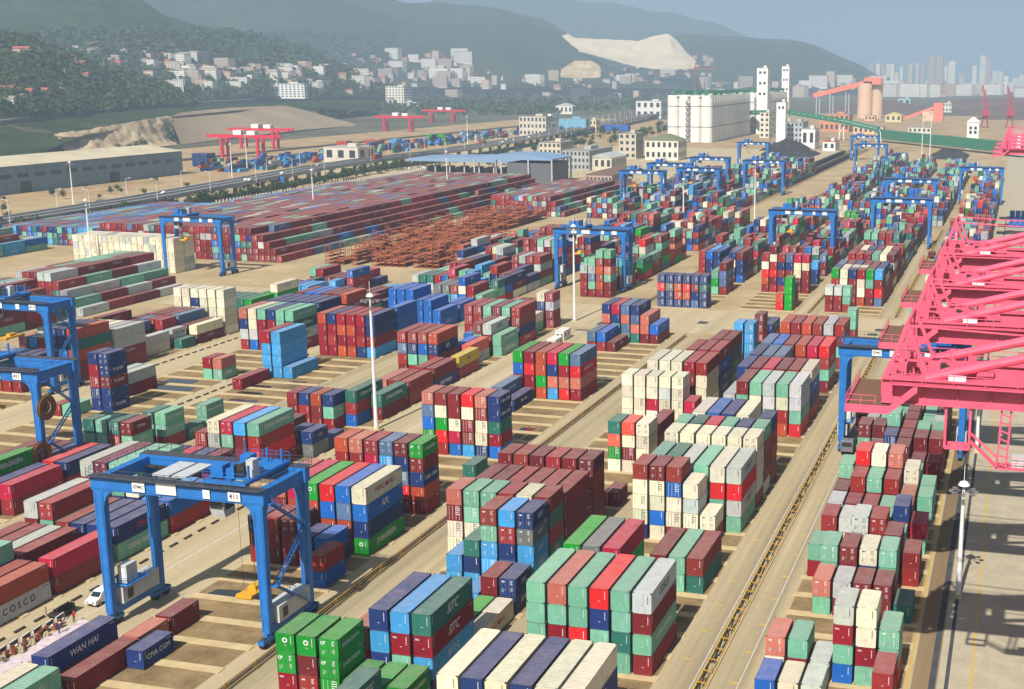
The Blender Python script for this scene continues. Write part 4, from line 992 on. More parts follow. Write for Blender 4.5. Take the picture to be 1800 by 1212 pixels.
# ------------------------------------------------------------------ fences with yellow rails along the cable trenches
M_YRAIL = paint('rail_yellow', lin((208, 160, 40)), .5, dirt=.4)
M_PIPE = paint('trench_blue', lin((48, 74, 112)), .5, dirt=.4)
M_HOSE = paint('hose_black', (.03, .028, .024), .6, dirt=.3)
def yfence(x, y0, y1, step, label, kind):
    r = empty('trench_fence', (x, (y0+y1)/2, 0)); tag(r, label, 'fence'); c = (y0+y1)/2
    tr = MB(); tr.box(-.55, y0-c, .005, -.35, y1-c, .34); tr.box(.35, y0-c, .005, .55, y1-c, .30); tr.box(-.35, y0-c, .005, .35, y1-c, .06); tr.build('kerb', G_BEAM, r)
    pp = MB(); pp.tube((-.15, y0-c, .38), (-.15, y1-c, .38), .13, n=6); pp.mi = 1; pp.tube((.15, y0-c, .2), (.15, y1-c, .2), .08, n=5); pp.build('cable_pipe', [M_PIPE, M_HOSE], r)
    rl = MB()
    for z in (.72, 1.18): rl.bar((.46, y0-c, z), (.46, y1-c, z), .11)
    rl.build('rail', M_YRAIL, r)
    n = int((y1-y0)/step)
    for k in range(n+1):
        p = MB(); y = y0-c+k*step; p.box(.40, y-.14, .3, .56, y+.14, 1.32); p.box(.3, y-.2, .3, .66, y+.2, .38); p.build('post', M_YRAIL, r)
yfence(-90.4, 112, 352, 6.7, 'yellow railed fence along the dark trench beside the near blue crane', 0)
def hose(x, y0, y1, label):
    r = empty('cable_trough', (x, (y0+y1)/2, 0)); tag(r, label, 'cable trough'); c = (y0+y1)/2
    tr = MB(); tr.box(-.8, y0-c, .005, -.6, y1-c, .25); tr.box(.6, y0-c, .005, .8, y1-c, .25); tr.build('kerb', G_BEAM, r)
    h = MB(); rr = random.Random(int(x*10)); y = y0-c
    while y < y1-c-2:
        for k in range(2):
            xx = -.3+.5*k+rr.uniform(-.15, .15); h.tube((xx, y, .12), (xx+rr.uniform(-.3, .3), y+2.4, .12), .09, n=5)
        y += 2.3
    h.build('cable', M_HOSE, r)
    g = MB(); g.bar((-.55, y0-c, .5), (-.55, y1-c, .5), .1); g.bar((.55, y0-c, .5), (.55, y1-c, .5), .1); g.build('rail', M_YRAIL, r)
    n = int((y1-y0)/3.3)
    for k in range(min(n, 98)+1):
        y = y0-c+k*3.3; q = MB(); q.bar((-.55, y, .02), (-.55, y, .95), .13); q.bar((-.55, y, .9), (.55, y+.5, .55), .1); q.build('bracket', M_YRAIL, r)
hose(-34.2, 112, 352, 'long yellow bracketed cable trough down the middle of the quay road')
hose(-34.2, 398, 640, 'yellow bracketed cable trough on the road past the crossing')
yfence(-62.0, 398, 560, 6.7, 'yellow railed fence beside the road left of the far maroon stacks', 0)
yfence(-116.5, 398, 560, 6.7, 'yellow railed fence left of the far all navy stack', 0)
# wheel stops along the truck lanes
ws = MB(); 
for k in range(4): ws.box(-.16, k*.52, .004, .16, k*.52+.34, .30); 
ws.mi = 1; ws.box(-.1, -.02, .004, .1, 2.0, .1)
wsm = ws.mesh('wheel_stop', [M_DARK, M_YRAIL])
for x, ya, yb, st in ((-127.2, 118, 240, 3.7), (-181.6, 225, 300, 3.2), (-212.4, 255, 345, 3.2)):
    y = ya
    while y < yb: tag(link('wheel_stop', wsm, None, (x, y, .004)), 'low black and yellow wheel stop in the dashed row beside the truck lane', 'wheel stop', 'wheel stops along the truck lanes'); y += st
# ------------------------------------------------------------------ lamp masts
M_MAST = paint('mast_white', (.80, .80, .78), .45, dirt=.12)
M_LAMPD = paint('lamp_dark', (.2, .2, .2), .4, dirt=.2)
def mast(x, y, h, label):
    r = empty('lamp_mast', (x, y, 0)); tag(r, label, 'lamp mast', 'white lamp masts over the yard')
    p = MB(); p.tube((0, 0, .25), (0, 0, h), .42, .2, n=10); p.build('pole', M_MAST, r)
    b = MB(); b.tube((0, 0, 0), (0, 0, .5), .8, .7, n=10); b.build('base', G_BEAM, r)
    hd = MB(); hd.tube((0, 0, h-.4), (0, 0, h-.15), .3, .85, n=14); hd.tube((0, 0, h-.15), (0, 0, h+.3), .85, .6, n=14); hd.tube((0, 0, h+.3), (0, 0, h+.5), .6, .2, n=14); hd.bar((0, 0, h+.6), (0, 0, h+3.0), .08); ho = hd.build('lamp_head', M_MAST, r)
    lr = MB()
    for k in range(8):
        a = 2*PI*k/8; c, s = math.cos(a), math.sin(a)
        lr.bar((c*.5, s*.5, h-.9), (c*1.7, s*1.7, h-1.0), .1); lr.prism([(c*1.45-.28*s, s*1.45+.28*c), (c*1.45+.28*s, s*1.45-.28*c), (c*2.05+.28*s, s*2.05-.28*c), (c*2.05-.28*s, s*2.05+.28*c)], 'z', h-1.25, h-.95)
    lr.build('lamp_ring', M_LAMPD, ho)
for x, y, h, lb in ((-128.9, 238.2, 28.8, 'tall white lamp mast rising from beside the green lettered containers left of centre'), (-128.9, 365.5, 29.2, 'white lamp mast next to the small white cabin at mid-yard'),
    (-4.9, 179.1, 17.2, 'white lamp mast on the quay paving among the crane shadows'), (-337.3, 409.5, 27, 'white lamp mast at the left end of the pale reefer wall'), (-334.5, 566, 27.5, 'white lamp mast on the flat maroon roofs left of centre'),
    (-130.2, 649.1, 30, 'white lamp mast in front of the blue cranes right of centre'), (-324.6, 699.3, 29, 'white lamp mast at the right end of the maroon mass'), (-498, 595, 26, 'white lamp mast in front of the long blue warehouse'),
    (-512, 765, 27, 'white lamp mast on the highway verge left of the red cranes'), (-576, 881, 27, 'white lamp mast behind the red rail cranes'), (-78.8, 1092, 42, 'far white lamp mast, left one of the close pair on the right'), (-78.7, 1192, 42, 'far white lamp mast, right one of the close pair on the right'),
    (-145, 560, 28, 'white lamp mast among the far stacks behind the mid-yard gantry'), (-20.5, 470, 22, 'white lamp mast seen between the pink booms'), (-4.9, 255, 17, 'short white lamp mast under the nearest pink boom'), (-560, 1260, 30, 'thin pale lamp mast in the far rail yard')): mast(x, y, h, lb)
# ------------------------------------------------------------------ rusty frames for flat racks, stacked in the middle distance
M_RUST = paint('rusty_frame', lin((166, 92, 58)), .85, dirt=.5, scale=1, dirtcol=lin((110, 60, 40)))
def rack_mesh(n, seed):
    mb = MB(); h = 1.45; rr = random.Random(seed)
    for k in range(n):
        z = k*h+.06; mb.box(-1.2, 0, z, 1.2, 12, z+.26)
        if rr.random() < .75:
            for x in (-1.15, 1.0):
                for y in (0, 11.85): mb.box(x, y, z+.26, x+.15, y+.15, z+h)
            mb.box(-1.2, .02, z+h-.22, 1.2, .12, z+h-.04)
    for x in (-1.15, 1.0):
        mb.box(x, .0, .06, x+.16, .16, n*h+1.7); mb.box(x, 11.84, .06, x+.16, 12, n*h+1.7); mb.bar((x+.08, .08, n*h+.2), (x+.08, 1.5, n*h+1.5), .1)
    for y in (0, 11.85): mb.box(-1.2, y, n*h+1.4, 1.2, y+.14, n*h+1.65)
    return mb.mesh('flat_rack', M_RUST)
RK = [rack_mesh(n, n*3+s) for n in (2, 3, 4, 5) for s in (0, 1)]
rk = random.Random(9); nr = 0
for x0, x1, y0, y1 in ((-262, -206, 452, 520), (-262, -236, 540, 640), (-272, -232, 655, 790)):
    y = y0
    while y < y1:
        x = x0
        while x < x1:
            if rk.random() < .8 and not any(abs(o['x']-x) < 2.45 and o['y'] < y+12.2 and y < o['y']+o['L'] for o in BOX):
                tag(link('flat_rack', RK[rk.randrange(8)], None, (x, y+rk.uniform(-.4, .4), 0)), 'rusty orange flat rack stack in the open field of frames at mid-yard', 'flat rack', 'rusty flat racks stacked in the yard'); nr += 1
            x += 2.9
        y += 13.2
# ------------------------------------------------------------------ cabin, van, workers' gear, people, trucks
M_CABIN = paint('cabin_white', (.76, .75, .72), .6, dirt=.2)
def cabin(x, y, z, w, d, h, label):
    r = empty('site_cabin', (x, y, z)); tag(r, label, 'cabin')
    c = MB(); c.box(0, 0, 0.01, w, d, h); c.box(-.12, -.12, h, w+.12, d+.12, h+.14); c.build('wall', M_CABIN, r)
    for k in range(2): MB().box(w*.2+k*w*.45, -.03, 1.1, w*.2+k*w*.45+.7, -.005, 2.0).build('window', M_GLASS, r)
    for k in range(2): MB().box(w+.005, d*.2+k*d*.4, 1.1, w+.03, d*.2+k*d*.4+.9, 2.0).build('window', M_GLASS, r)
cabin(-124.4, 336, .006, 2.6, 6.0, 2.7, 'small white site cabin at the foot of the mid-yard lamp mast')
cabin(-122.9, 325.5, .006, 2.5, 6.0, 2.4, 'lower white cabin just in front of the small white site cabin')
M_CAR = paint('van_white', (.82, .82, .82), .22, dirt=.04, spec=.5)
van = empty('minivan', (-123.2, 145.2, .012), 0); tag(van, 'white minivan driving on the road left of the near blue crane', 'van')
prof = [(-2.45, .42), (-2.5, .75), (-2.35, 1.02), (-1.55, 1.14), (-.75, 1.82), (-.2, 1.93), (1.9, 1.90), (2.38, 1.55), (2.48, .9), (2.45, .4)]
vb = MB(); n = len(prof); half = .9
ring = []
for sx, ins in ((-1, 0), (1, 0)):
    ring.append([(sx*(half-(.14 if z > 1.2 else 0)), y, z) for y, z in prof])
for k in range(n):
    j = (k+1) % n; vb.face((ring[0][k], ring[0][j], ring[1][j], ring[1][k]))
vb.face(ring[0]); vb.face(ring[1]); vb.build('body', M_CAR, van)
wn = MB(); wn.face(((-.74, -1.42, 1.235), (.74, -1.42, 1.235), (.68, -.84, 1.765), (-.68, -.84, 1.765))); 
for v in range(len(wn.v)): wn.v[v] = (wn.v[v][0], wn.v[v][1]-.02, wn.v[v][2]+.02)
wn.build('windscreen', M_GLASS, van)
for sx in (-1, 1):
    w2 = MB(); w2.face([(sx*.775, y, z) for y, z in ((-.95, 1.28), (-.5, 1.72), (.3, 1.74), (.3, 1.25))]); w2.face([(sx*.775, y, z) for y, z in ((.4, 1.25), (.4, 1.74), (1.85, 1.72), (2.1, 1.3))]); w2.build('side_window', M_GLASS, van)
    for y in (-1.5, 1.55):
        wh = MB().tube((sx*.72, y, .33), (sx*.92, y, .33), .33, n=16).build('wheel', M_TYRE, van); MB().tube((sx*.90, y, .33), (sx*.935, y, .33), .19, n=12).build('rim', M_ROD, wh)
    MB().box(sx*.55-.18, -2.50, .72, sx*.55+.18, -2.42, .92).build('headlight', M_ROD, van)
MB().box(-.5, -2.505, .48, .5, -2.46, .62).build('grille', M_DARK, van)
# flat-bed tug by the gear
tug = empty('yard_tug', (-125.3, 139.5, .012)); tag(tug, 'beige flat-roofed yard vehicle parked on the road below the minivan', 'yard vehicle')
q = MB(); q.box(-.9, -1.7, .5, .9, 1.8, .75); q.box(-.85, 1.0, .75, .85, 1.75, 1.3); q.build('chassis', M_DARK, tug)
q = MB(); q.box(-1.0, -1.9, 2.0, 1.0, 1.2, 2.1); q.build('roof', paint('tug_beige', lin((190, 176, 140)), .6), tug)
for x in (-.9, .9):
    for y in (-1.8, 1.1): MB().bar((x, y, .7), (x, y, 2.0), .08).build('post', M_DARK, tug)
for x in (-.75, .75):
    for y in (-1.1, 1.2): MB().tube((x-.14, y, .42), (x+.14, y, .42), .42, n=12).build('wheel', M_TYRE, tug)
M_TARP = paint('pale_tarp', lin((214, 196, 200)), .8, dirt=.3, bump=.3)
tp = MB(); rt = random.Random(3); gx = 5; gy = 26; P = []
for j in range(gy+1):
    for i in range(gx+1): P.append((-121.9+i*.62+rt.uniform(-.12, .12)+(.5*math.sin(j*.6) if i in (0, gx) else 0), 118.5+j*.78, .05+rt.random()*.12))
for j in range(gy):
    for i in range(gx): a = j*(gx+1)+i; tp.face((P[a], P[a+1], P[a+gx+2], P[a+gx+1]))
tag(tp.build('tarpaulin', M_TARP), 'crumpled pale pink sheet spread on the road beside the row of gear', 'sheet')
M_RUSTD = paint('rusty_drum', lin((120, 56, 36)), .8, dirt=.5)
pn = MB(); pn.box(-.9, -.06, .35, .9, .06, .95); pn.box(-.95, -.08, .2, -.8, .08, 1.05); pn.box(.8, -.08, .2, .95, .08, 1.05); pn.box(-.95, -.08, .95, .95, .08, 1.05); pn.box(-.95, -.4, .0, -.75, .4, .2); pn.box(.75, -.4, 0, .95, .4, .2); pn.mi = 1; pn.box(-.75, -.075, .42, .75, -.062, .9); pn.box(-.75, .062, .42, .75, .075, .9)
pnm = pn.mesh('barrier', [M_CABIN, M_DARK])
dm = MB(); dm.tube((0, 0, 0), (0, 0, .85), .29, n=12); dm.tube((0, 0, .4), (0, 0, .44), .31, n=12); dmm = dm.mesh('drum', M_RUSTD)
sk = MB(); rt = random.Random(8)
for k in range(6): 
    a = rt.random()*6; sk.tube((.25*math.cos(a), .25*math.sin(a), 0), (.2*math.cos(a+.6), .2*math.sin(a+.6), .5+.3*rt.random()), .3, .16, n=7)
skm = sk.mesh('sack', paint('sack_cloth', lin((176, 160, 128)), .9, dirt=.5))
for k in range(9):
    o = link('barrier', pnm, None, (-124.0+.1*(k % 2), 120.5+k*2.15, .012)); o.rotation_euler = (0, 0, PI/2+.15); tag(o, 'low white barrier with dark panel in the row of gear beside the pale sheet', 'barrier', 'barriers in the row of gear')
for k in range(22):
    o = link('drum', dmm, None, (-123.0+rt.uniform(-.5, .6), 119+k*.85+rt.uniform(-.2, .2), .012)); tag(o, 'small rusty drum in the row of gear beside the pale sheet', 'drum', 'rusty drums in the row of gear')
for k in range(6):
    o = link('sack', skm, None, (-122.4+rt.uniform(-.4, .4), 121+k*2.4, .012)); tag(o, 'dusty sack heap in the row of gear beside the pale sheet', 'sack', 'sacks in the row of gear')
# ------------------------------------------------------------------ people (one skinned body each)
M_SKIN = paint('skin', lin((196, 142, 112)), .6, dirt=.05); M_HAIR = paint('hair', (.02, .016, .014), .7, dirt=.05)
def person(loc, rz, shirt, trousers, label, bend=0.0, arm=.25, hat=None):
    J = {'pel': (0, 0, .93), 'che': (0, -.05-bend*.3, 1.28-bend*.12), 'nck': (0, -.07-bend*.55, 1.47-bend*.25), 'hd': (0, -.09-bend*.65, 1.60-bend*.3), 'top': (0, -.085-bend*.7, 1.72-bend*.33)}
    for s, n in ((-1, 'L'), (1, 'R')):
        J['hip'+n] = (s*.10, 0, .90); J['kn'+n] = (s*.12, -.06 if s < 0 else .03, .50); J['an'+n] = (s*.13, .02 if s < 0 else .12, .09); J['to'+n] = (s*.14, -.12 if s < 0 else -.02, .04)
        J['sh'+n] = (s*.19, -.05-bend*.48, 1.42-bend*.22); J['el'+n] = (s*(.25+arm*.1), -.06-bend*.5-.06*arm, 1.13-bend*.2); J['wr'+n] = (s*(.24+arm*.1), -.22-bend*.6-.3*arm, .93-bend*.12+.2*arm); J['ha'+n] = (s*(.23+arm*.1), -.28-bend*.62-.34*arm, .86-bend*.12+.2*arm)
    E = [('pel', 'che'), ('che', 'nck'), ('nck', 'hd'), ('hd', 'top')]
    for n in 'LR': E += [('pel', 'hip'+n), ('hip'+n, 'kn'+n), ('kn'+n, 'an'+n), ('an'+n, 'to'+n), ('che', 'sh'+n), ('sh'+n, 'el'+n), ('el'+n, 'wr'+n), ('wr'+n, 'ha'+n)]
    rad = {'pel': .15, 'che': .165, 'nck': .06, 'hd': .095, 'top': .085}
    for n in 'LR': rad.update({'hip'+n: .095, 'kn'+n: .062, 'an'+n: .045, 'to'+n: .04, 'sh'+n: .068, 'el'+n: .048, 'wr'+n: .034, 'ha'+n: .042})
    ks = list(J); me = bpy.data.meshes.new('person'); me.from_pydata([J[k] for k in ks], [(ks.index(a), ks.index(b)) for a, b in E], [])
    o = link('person', me, None, loc); o.rotation_euler = (0, 0, rz)
    md = o.modifiers.new('skin', 'SKIN'); sv = me.skin_vertices[0].data
    for i, k in enumerate(ks): sv[i].radius = (rad[k], rad[k]*(.72 if k in ('pel', 'che') else 1)); sv[i].use_root = k == 'pel'
    o.modifiers.new('sub', 'SUBSURF').levels = 1; o.modifiers['sub'].render_levels = 2
    bpy.context.view_layer.update()
    m2 = bpy.data.meshes.new_from_object(o.evaluated_get(bpy.context.evaluated_depsgraph_get())); o.modifiers.clear(); o.data = m2; m2.name = 'person'
    m2.materials.clear()
    for m in (M_SKIN, shirt, trousers, M_TYRE): m2.materials.append(m)
    hz = J['nck'][2]
    for p in m2.polygons:
        c = p.center; p.use_smooth = True
        arm_ = abs(c.x) > .185
        p.material_index = 3 if c.z < .09 else (2 if c.z < .93 and not arm_ else (0 if (c.z > hz-.01 and abs(c.x) < .13) or (arm_ and c.z < J['wrL'][2]+.03 and c.y < J['elL'][1]) else 1))
    hd = J['hd']; hr = MB(); hh = hat or M_HAIR
    for i in range(4):
        for k in range(12):
            a0, a1 = 2*PI*k/12, 2*PI*(k+1)/12; t0, t1 = i/4*1.45, (i+1)/4*1.45; r_ = .118
            f = lambda a, t: (hd[0]+r_*math.sin(t)*math.cos(a), hd[1]+.02+r_*math.sin(t)*math.sin(a), hd[2]+.03+r_*1.15*math.cos(t))
            hr.face((f(a0, t0), f(a1, t0), f(a1, t1), f(a0, t1)))
    if hat: hr.tube((hd[0], hd[1]+.0, hd[2]+.035), (hd[0], hd[1], hd[2]+.05), .17, n=14)
    hr.build('helmet' if hat else 'hair', hh, o)
    fc = MB(); y = hd[1]-.092
    for s in (-1, 1): fc.box(hd[0]+s*.035-.012, y-.006, hd[2]+.012, hd[0]+s*.035+.012, y+.01, hd[2]+.026)
    fc.box(hd[0]-.02, y-.004, hd[2]-.045, hd[0]+.02, y+.012, hd[2]-.036); fo = fc.build('face', M_HAIR, o)
    ns = MB(); ns.prism([(y-.022, hd[2]-.02), (y+.01, hd[2]-.022), (y+.01, hd[2]+.015)], 'x', hd[0]-.012, hd[0]+.012); ns.build('nose', M_SKIN, o)
    fg = MB()
    for s, n in ((-1, 'L'), (1, 'R')):
        h = Vector(J['ha'+n]); w_ = Vector(J['wr'+n]); d = (h-w_).normalized()
        for k in range(4):
            q0 = h+Vector(((k-1.5)*.02, 0, 0)); q1 = q0+d*(.06+.012*(k in (1, 2))); fg.tube(q0, q1, .0095, .008, n=6); fg.tube(q1, q1+(d+Vector((0, 0, -.8))).normalized()*.035, .0085, .006, n=6)
        fg.tube(h+Vector((-s*.03, 0, 0))-d*.02, h+Vector((-s*.055, 0, 0))+d*.035, .010, .008, n=6)
    fg.build('fingers', M_SKIN, o)
    tag(o, label, 'person', 'workers beside the row of gear'); return o
blue = paint('work_blue', lin((30, 66, 160)), .8, dirt=.1); redc = paint('work_red', lin((200, 40, 36)), .8, dirt=.1); dk = paint('trousers_dark', (.02, .022, .03), .8, dirt=.1); wh = paint('shirt_white', (.7, .7, .68), .8, dirt=.1); hel = paint('helmet_white', (.8, .78, .7), .4, dirt=.05); helr = paint('helmet_red', lin((190, 50, 40)), .4, dirt=.05)
person((-121.3, 134.3, .014), 2.2, blue, dk, 'person in blue work clothes and a pale helmet standing at the end of the sheet', .1, .3, hel)
person((-122.0, 138.0, .014), 1.2, redc, dk, 'person in a red jacket standing among the gear near the beige vehicle', .05, .2, helr)
person((-121.9, 125.0, .014), -.4, wh, dk, 'person in a white shirt bending over the gear beside the sheet', 1.0, .6)
def truck(x, y, rz, col, label, box=None):
    r = empty('container_truck', (x, y, .012), rz); tag(r, label, 'truck', 'container trucks in the yard lanes')
    c = MB(); c.prism([(-1.2, .9), (1.2, .9), (1.2, 3.1), (-.9, 3.2), (-1.2, 2.2)], 'x', -1.2, 1.2); c.build('cab', paint('truck_'+col, lin(PAL[col]), .4, dirt=.2), r)
    MB().box(-1.0, -1.24, 1.95, 1.0, -1.19, 2.85).build('windscreen', M_GLASS, r)
    ch = MB(); ch.box(-.9, 1.3, .95, .9, 14.5, 1.3); ch.build('chassis', M_DARK, r)
    for yy in (-.1, 3.2, 4.5, 11, 12.3):
        for s in (-1, 1): MB().tube((s*.75, yy, .5), (s*1.15, yy, .5), .5, n=12).build('wheel', M_TYRE, r)
    return r
truck(-29.6, 269, 0, 'p', 'pink-red cabbed container truck parked left of the quayside stacks')
truck(-29.8, 246.5, 0, 'k', 'dark grey cabbed truck with empty flat trailer left of the quayside stacks')
truck(-33.0, 536, 0, 'r', 'maroon truck driving toward the camera on the far road by the blue crane leg')
# ------------------------------------------------------------------ buildings
M_WIN = paint('window_dark', (.035, .045, .055), .25, dirt=.1, spec=.5)
def wallmat(rgb): return paint('wall_%d_%d_%d' % rgb, lin(rgb), .8, dirt=.22, scale=.15)
def roofmat(rgb): return paint('roof_%d_%d_%d' % rgb, lin(rgb), .75, dirt=.25, scale=.12)
def building(x0, y0, w, d, h, rgb, label, rows=3, cols=5, roof='flat', rrgb=(150, 146, 138), rz=0.0, z=0.0, name='building', cat='building', side=True, wh=.5, group=None):
    r = empty(name, (x0, y0, z), rz); tag(r, label, cat, group); wm = wallmat(rgb)
    b = MB(); b.box(0, 0, -2 if z > 1 else 0, w, d, h); b.build('wall', wm, r)
    if roof == 'flat':
        p = MB(); p.box(-.2, -.2, h, w+.2, d+.2, h+.35); p.build('roof', roofmat(rrgb), r)
        if h > 9: q = MB(); q.box(w*.55, d*.3, h+.35, w*.8, d*.6, h+3); q.build('stair_house', wm, r)
    elif roof == 'gable_y':
        p = MB(); rh = w*.16; p.prism([(-.4, h), (w+.4, h), (w/2, h+rh)], 'y', -.4, d+.4); p.build('roof', roofmat(rrgb), r)
    else:
        p = MB(); rh = d*.2; p.prism([(-.4, h), (d+.4, h), (d/2, h+rh)], 'x', -.4, w+.4); p.build('roof', roofmat(rrgb), r)
    if rows and cols:
        fw = MB(); sh = h/rows; sw = w/cols
        for j in range(rows):
            for i in range(cols): fw.box(i*sw+sw*.25, -.12, j*sh+sh*.32, i*sw+sw*.75, -.03, j*sh+sh*(.32+wh))
        fw.build('window', M_WIN, r)
        if side:
            sc = max(2, int(d/sw)); s2 = d/sc; sw_ = MB()
            for j in range(rows):
                for i in range(sc): sw_.box(w+.03, i*s2+s2*.25, j*sh+sh*.32, w+.12, i*s2+s2*.75, j*sh+sh*(.32+wh))
            sw_.build('window', M_WIN, r)
    return r
def bpx(p0, p1, py, hp, d, rgb, label, z=0.0, **k):
    a = W(p0, py, z); b = W(p1, py, z); Y = (a.y+b.y)/2; s = FPX/proj((a.x, Y, z))[2]
    xa = WY(p0, py, Y).x; xb = WY(p1, py, Y).x
    return building(xa, Y, xb-xa, d, hp/s, rgb, label, z=z, **k)
bpx(948, 986, 294, 42, 34, (206, 196, 172), 'four storey cream office block with stair bands behind the tall open canopy', rows=4, cols=5)
bpx(988, 1036, 300, 34, 60, (170, 172, 168), 'long grey three storey annex right of the cream office block', rows=3, cols=7)
bpx(1033, 1075, 300, 22, 40, (206, 200, 180), 'low cream hall with pale roof left of the grey tower building', rows=1, cols=4, roof='gable_y', rrgb=(178, 182, 180))
bpx(1088, 1118, 280, 44, 24, (196, 188, 170), 'cream and grey stepped tower building with roof lantern by the shrubs', rows=4, cols=3)
bpx(1134, 1192, 282, 34, 30, (226, 220, 204), 'white gabled warehouse below the silo block', rows=2, cols=6, roof='gable_y', rrgb=(120, 128, 96))
bpx(1030, 1076, 332, 24, 45, (176, 160, 150), 'brown roofed hall beside the tall open canopy', rows=1, cols=7, roof='gable_y', rrgb=(124, 96, 88))
bpx(913, 960, 240, 34, 22, (204, 196, 180), 'pale three storey office with square windows beyond the highway', rows=3, cols=7)
bpx(947, 970, 238, 32, 26, (236, 236, 232), 'white stair tower of the office beyond the highway', rows=3, cols=1)
bpx(972, 1030, 236, 26, 18, (110, 172, 200), 'light blue shed right of the white stair tower', rows=0, cols=0)
bpx(1030, 1048, 234, 22, 14, (230, 210, 170), 'small cream gatehouse at the end of the light blue shed', rows=2, cols=3)
bpx(679, 711, 189, 36, 40, (236, 232, 214), 'white eight storey hotel standing alone on the far terrace', rows=8, cols=6)
bpx(668, 735, 189, 9, 30, (226, 222, 210), 'low white podium around the eight storey hotel', rows=1, cols=8)
bpx(473, 536, 172, 24, 14, (232, 232, 226), 'long white six storey apartment row at the foot of the village', rows=6, cols=9, z=26)
bpx(543, 598, 165, 20, 14, (214, 206, 190), 'pale apartment row right of the long white one', rows=5, cols=8, z=20)
bpx(1118, 1162, 209, 30, 50, (222, 222, 218), 'white boxy hall left of the silo block', rows=2, cols=4)
bpx(977, 1006, 201, 14, 20, (232, 228, 218), 'white gabled hall in the far trees', rows=1, cols=4, roof='gable_y', rrgb=(190, 190, 186))
bpx(570, 630, 286, 26, 30, (206, 200, 186), 'cream workshop with open front beside the highway', rows=1, cols=3, rrgb=(176, 172, 160))
bpx(1335, 1352, 243, 44, 30, (226, 218, 196), 'cream tower house beside the white conveyor tower', rows=5, cols=2)
bpx(1382, 1410, 252, 36, 40, (176, 186, 196), 'grey blue four storey plant building behind the coal heaps', rows=4, cols=4)
bpx(1408, 1432, 262, 34, 30, (238, 238, 234), 'white plant building with two square windows by the coal heaps', rows=1, cols=2)
bpx(1446, 1468, 266, 16, 30, (240, 238, 232), 'small white shed with red rear roof by the coal wagons', rows=1, cols=2, rrgb=(170, 60, 60))
bpx(1440, 1492, 232, 30, 40, (206, 140, 104), 'orange brick plant hall under the green conveyor', rows=2, cols=6)
bpx(1500, 1552, 236, 12, 30, (232, 190, 150), 'peach coloured low hall behind the far blue cranes', rows=1, cols=6)
bpx(1556, 1584, 215, 12, 30, (226, 208, 150), 'yellow gabled shed right of the tan cylinder tower', rows=1, cols=3, roof='gable_y', rrgb=(210, 190, 130))
bpx(1520, 1538, 213, 9, 20, (232, 186, 150), 'peach pump house at the foot of the tan cylinder tower', rows=1, cols=3)
bpx(1578, 1600, 192, 18, 30, (150, 190, 196), 'small turquoise plant box near the ore heaps', rows=1, cols=2)
bpx(1656, 1672, 198, 16, 30, (226, 224, 214), 'white ore terminal office on the right', rows=2, cols=3)
bpx(1396, 1408, 154, 22, 60, (226, 226, 222), 'pale lone tower block at the foot of the blue hill', rows=8, cols=3)
bpx(1470, 1480, 163, 24, 60, (226, 226, 222), 'small pale tower block left of the pink conveyor gantry', rows=8, cols=3)
bpx(1596, 1636, 235, 10, 24, (214, 210, 200), 'row of pale store sheds by the green belt', rows=1, cols=5)
for k, (a, b, c, hh, col) in enumerate(((1040, 1056, 160, 50, (206, 170, 146)), (1056, 1064, 160, 48, (90, 110, 126)), (1064, 1076, 160, 50, (206, 170, 146)))):
    pass
o = bpx(1037, 1074, 159, 49, 90, (208, 172, 150), 'tall pink brown twin slab tower with a glass middle under the quarry', rows=12, cols=8, z=0)
p0 = W(1037, 159); s_ = FPX/proj(p0)[2]; g = MB(); g.box(13/s_, -3, 14/s_, 22/s_, -.3, 49.5/s_); g.build('glass_slot', M_WIN, o)
# gate canopy and tall open shed
M_CANOPY = paint('canopy_roof', lin((126, 156, 190)), .5, dirt=.2, scale=.2); M_STEEL = paint('steel_pale', lin((176, 184, 186)), .5, dirt=.2)
cn = empty('gate_canopy', (-452, 905, 0)); tag(cn, 'wide blue grey gate canopy over dark booths beside the highway trees', 'canopy')
q = MB(); q.prism([(0, 10.5), (0, 8.5), (100, 8.5), (100, 10.5), (50, 11.8)], 'y', 0, 46); q.build('roof', M_CANOPY, cn)
for i in range(8): MB().box(8+i*12, 4, 0, 9+i*12, 5, 8.5).build('post', M_STEEL, cn)
for i in range(7): q = MB(); q.box(12+i*12, 8, 0, 17+i*12, 22, 4.2); q.build('booth', M_DARK, cn)
cn = empty('open_shed', (-366, 832, 0)); tag(cn, 'tall open steel shed with blue roof behind the rusty racks', 'shed')
q = MB(); q.prism([(0, 17), (0, 16), (58, 16), (58, 17), (40, 19.5), (18, 19.5)], 'y', 0, 40); q.build('roof', M_CANOPY, cn)
for x in (0, 20, 40, 57):
    for y in (0, 39): MB().box(x, y, 0, x+1, y+1, 16).build('post', M_STEEL, cn)
q = MB(); q.box(24, 2, 0, 56, 38, 14); q.build('wall', paint('shed_dark', lin((96, 100, 106)), .7, dirt=.3), cn)
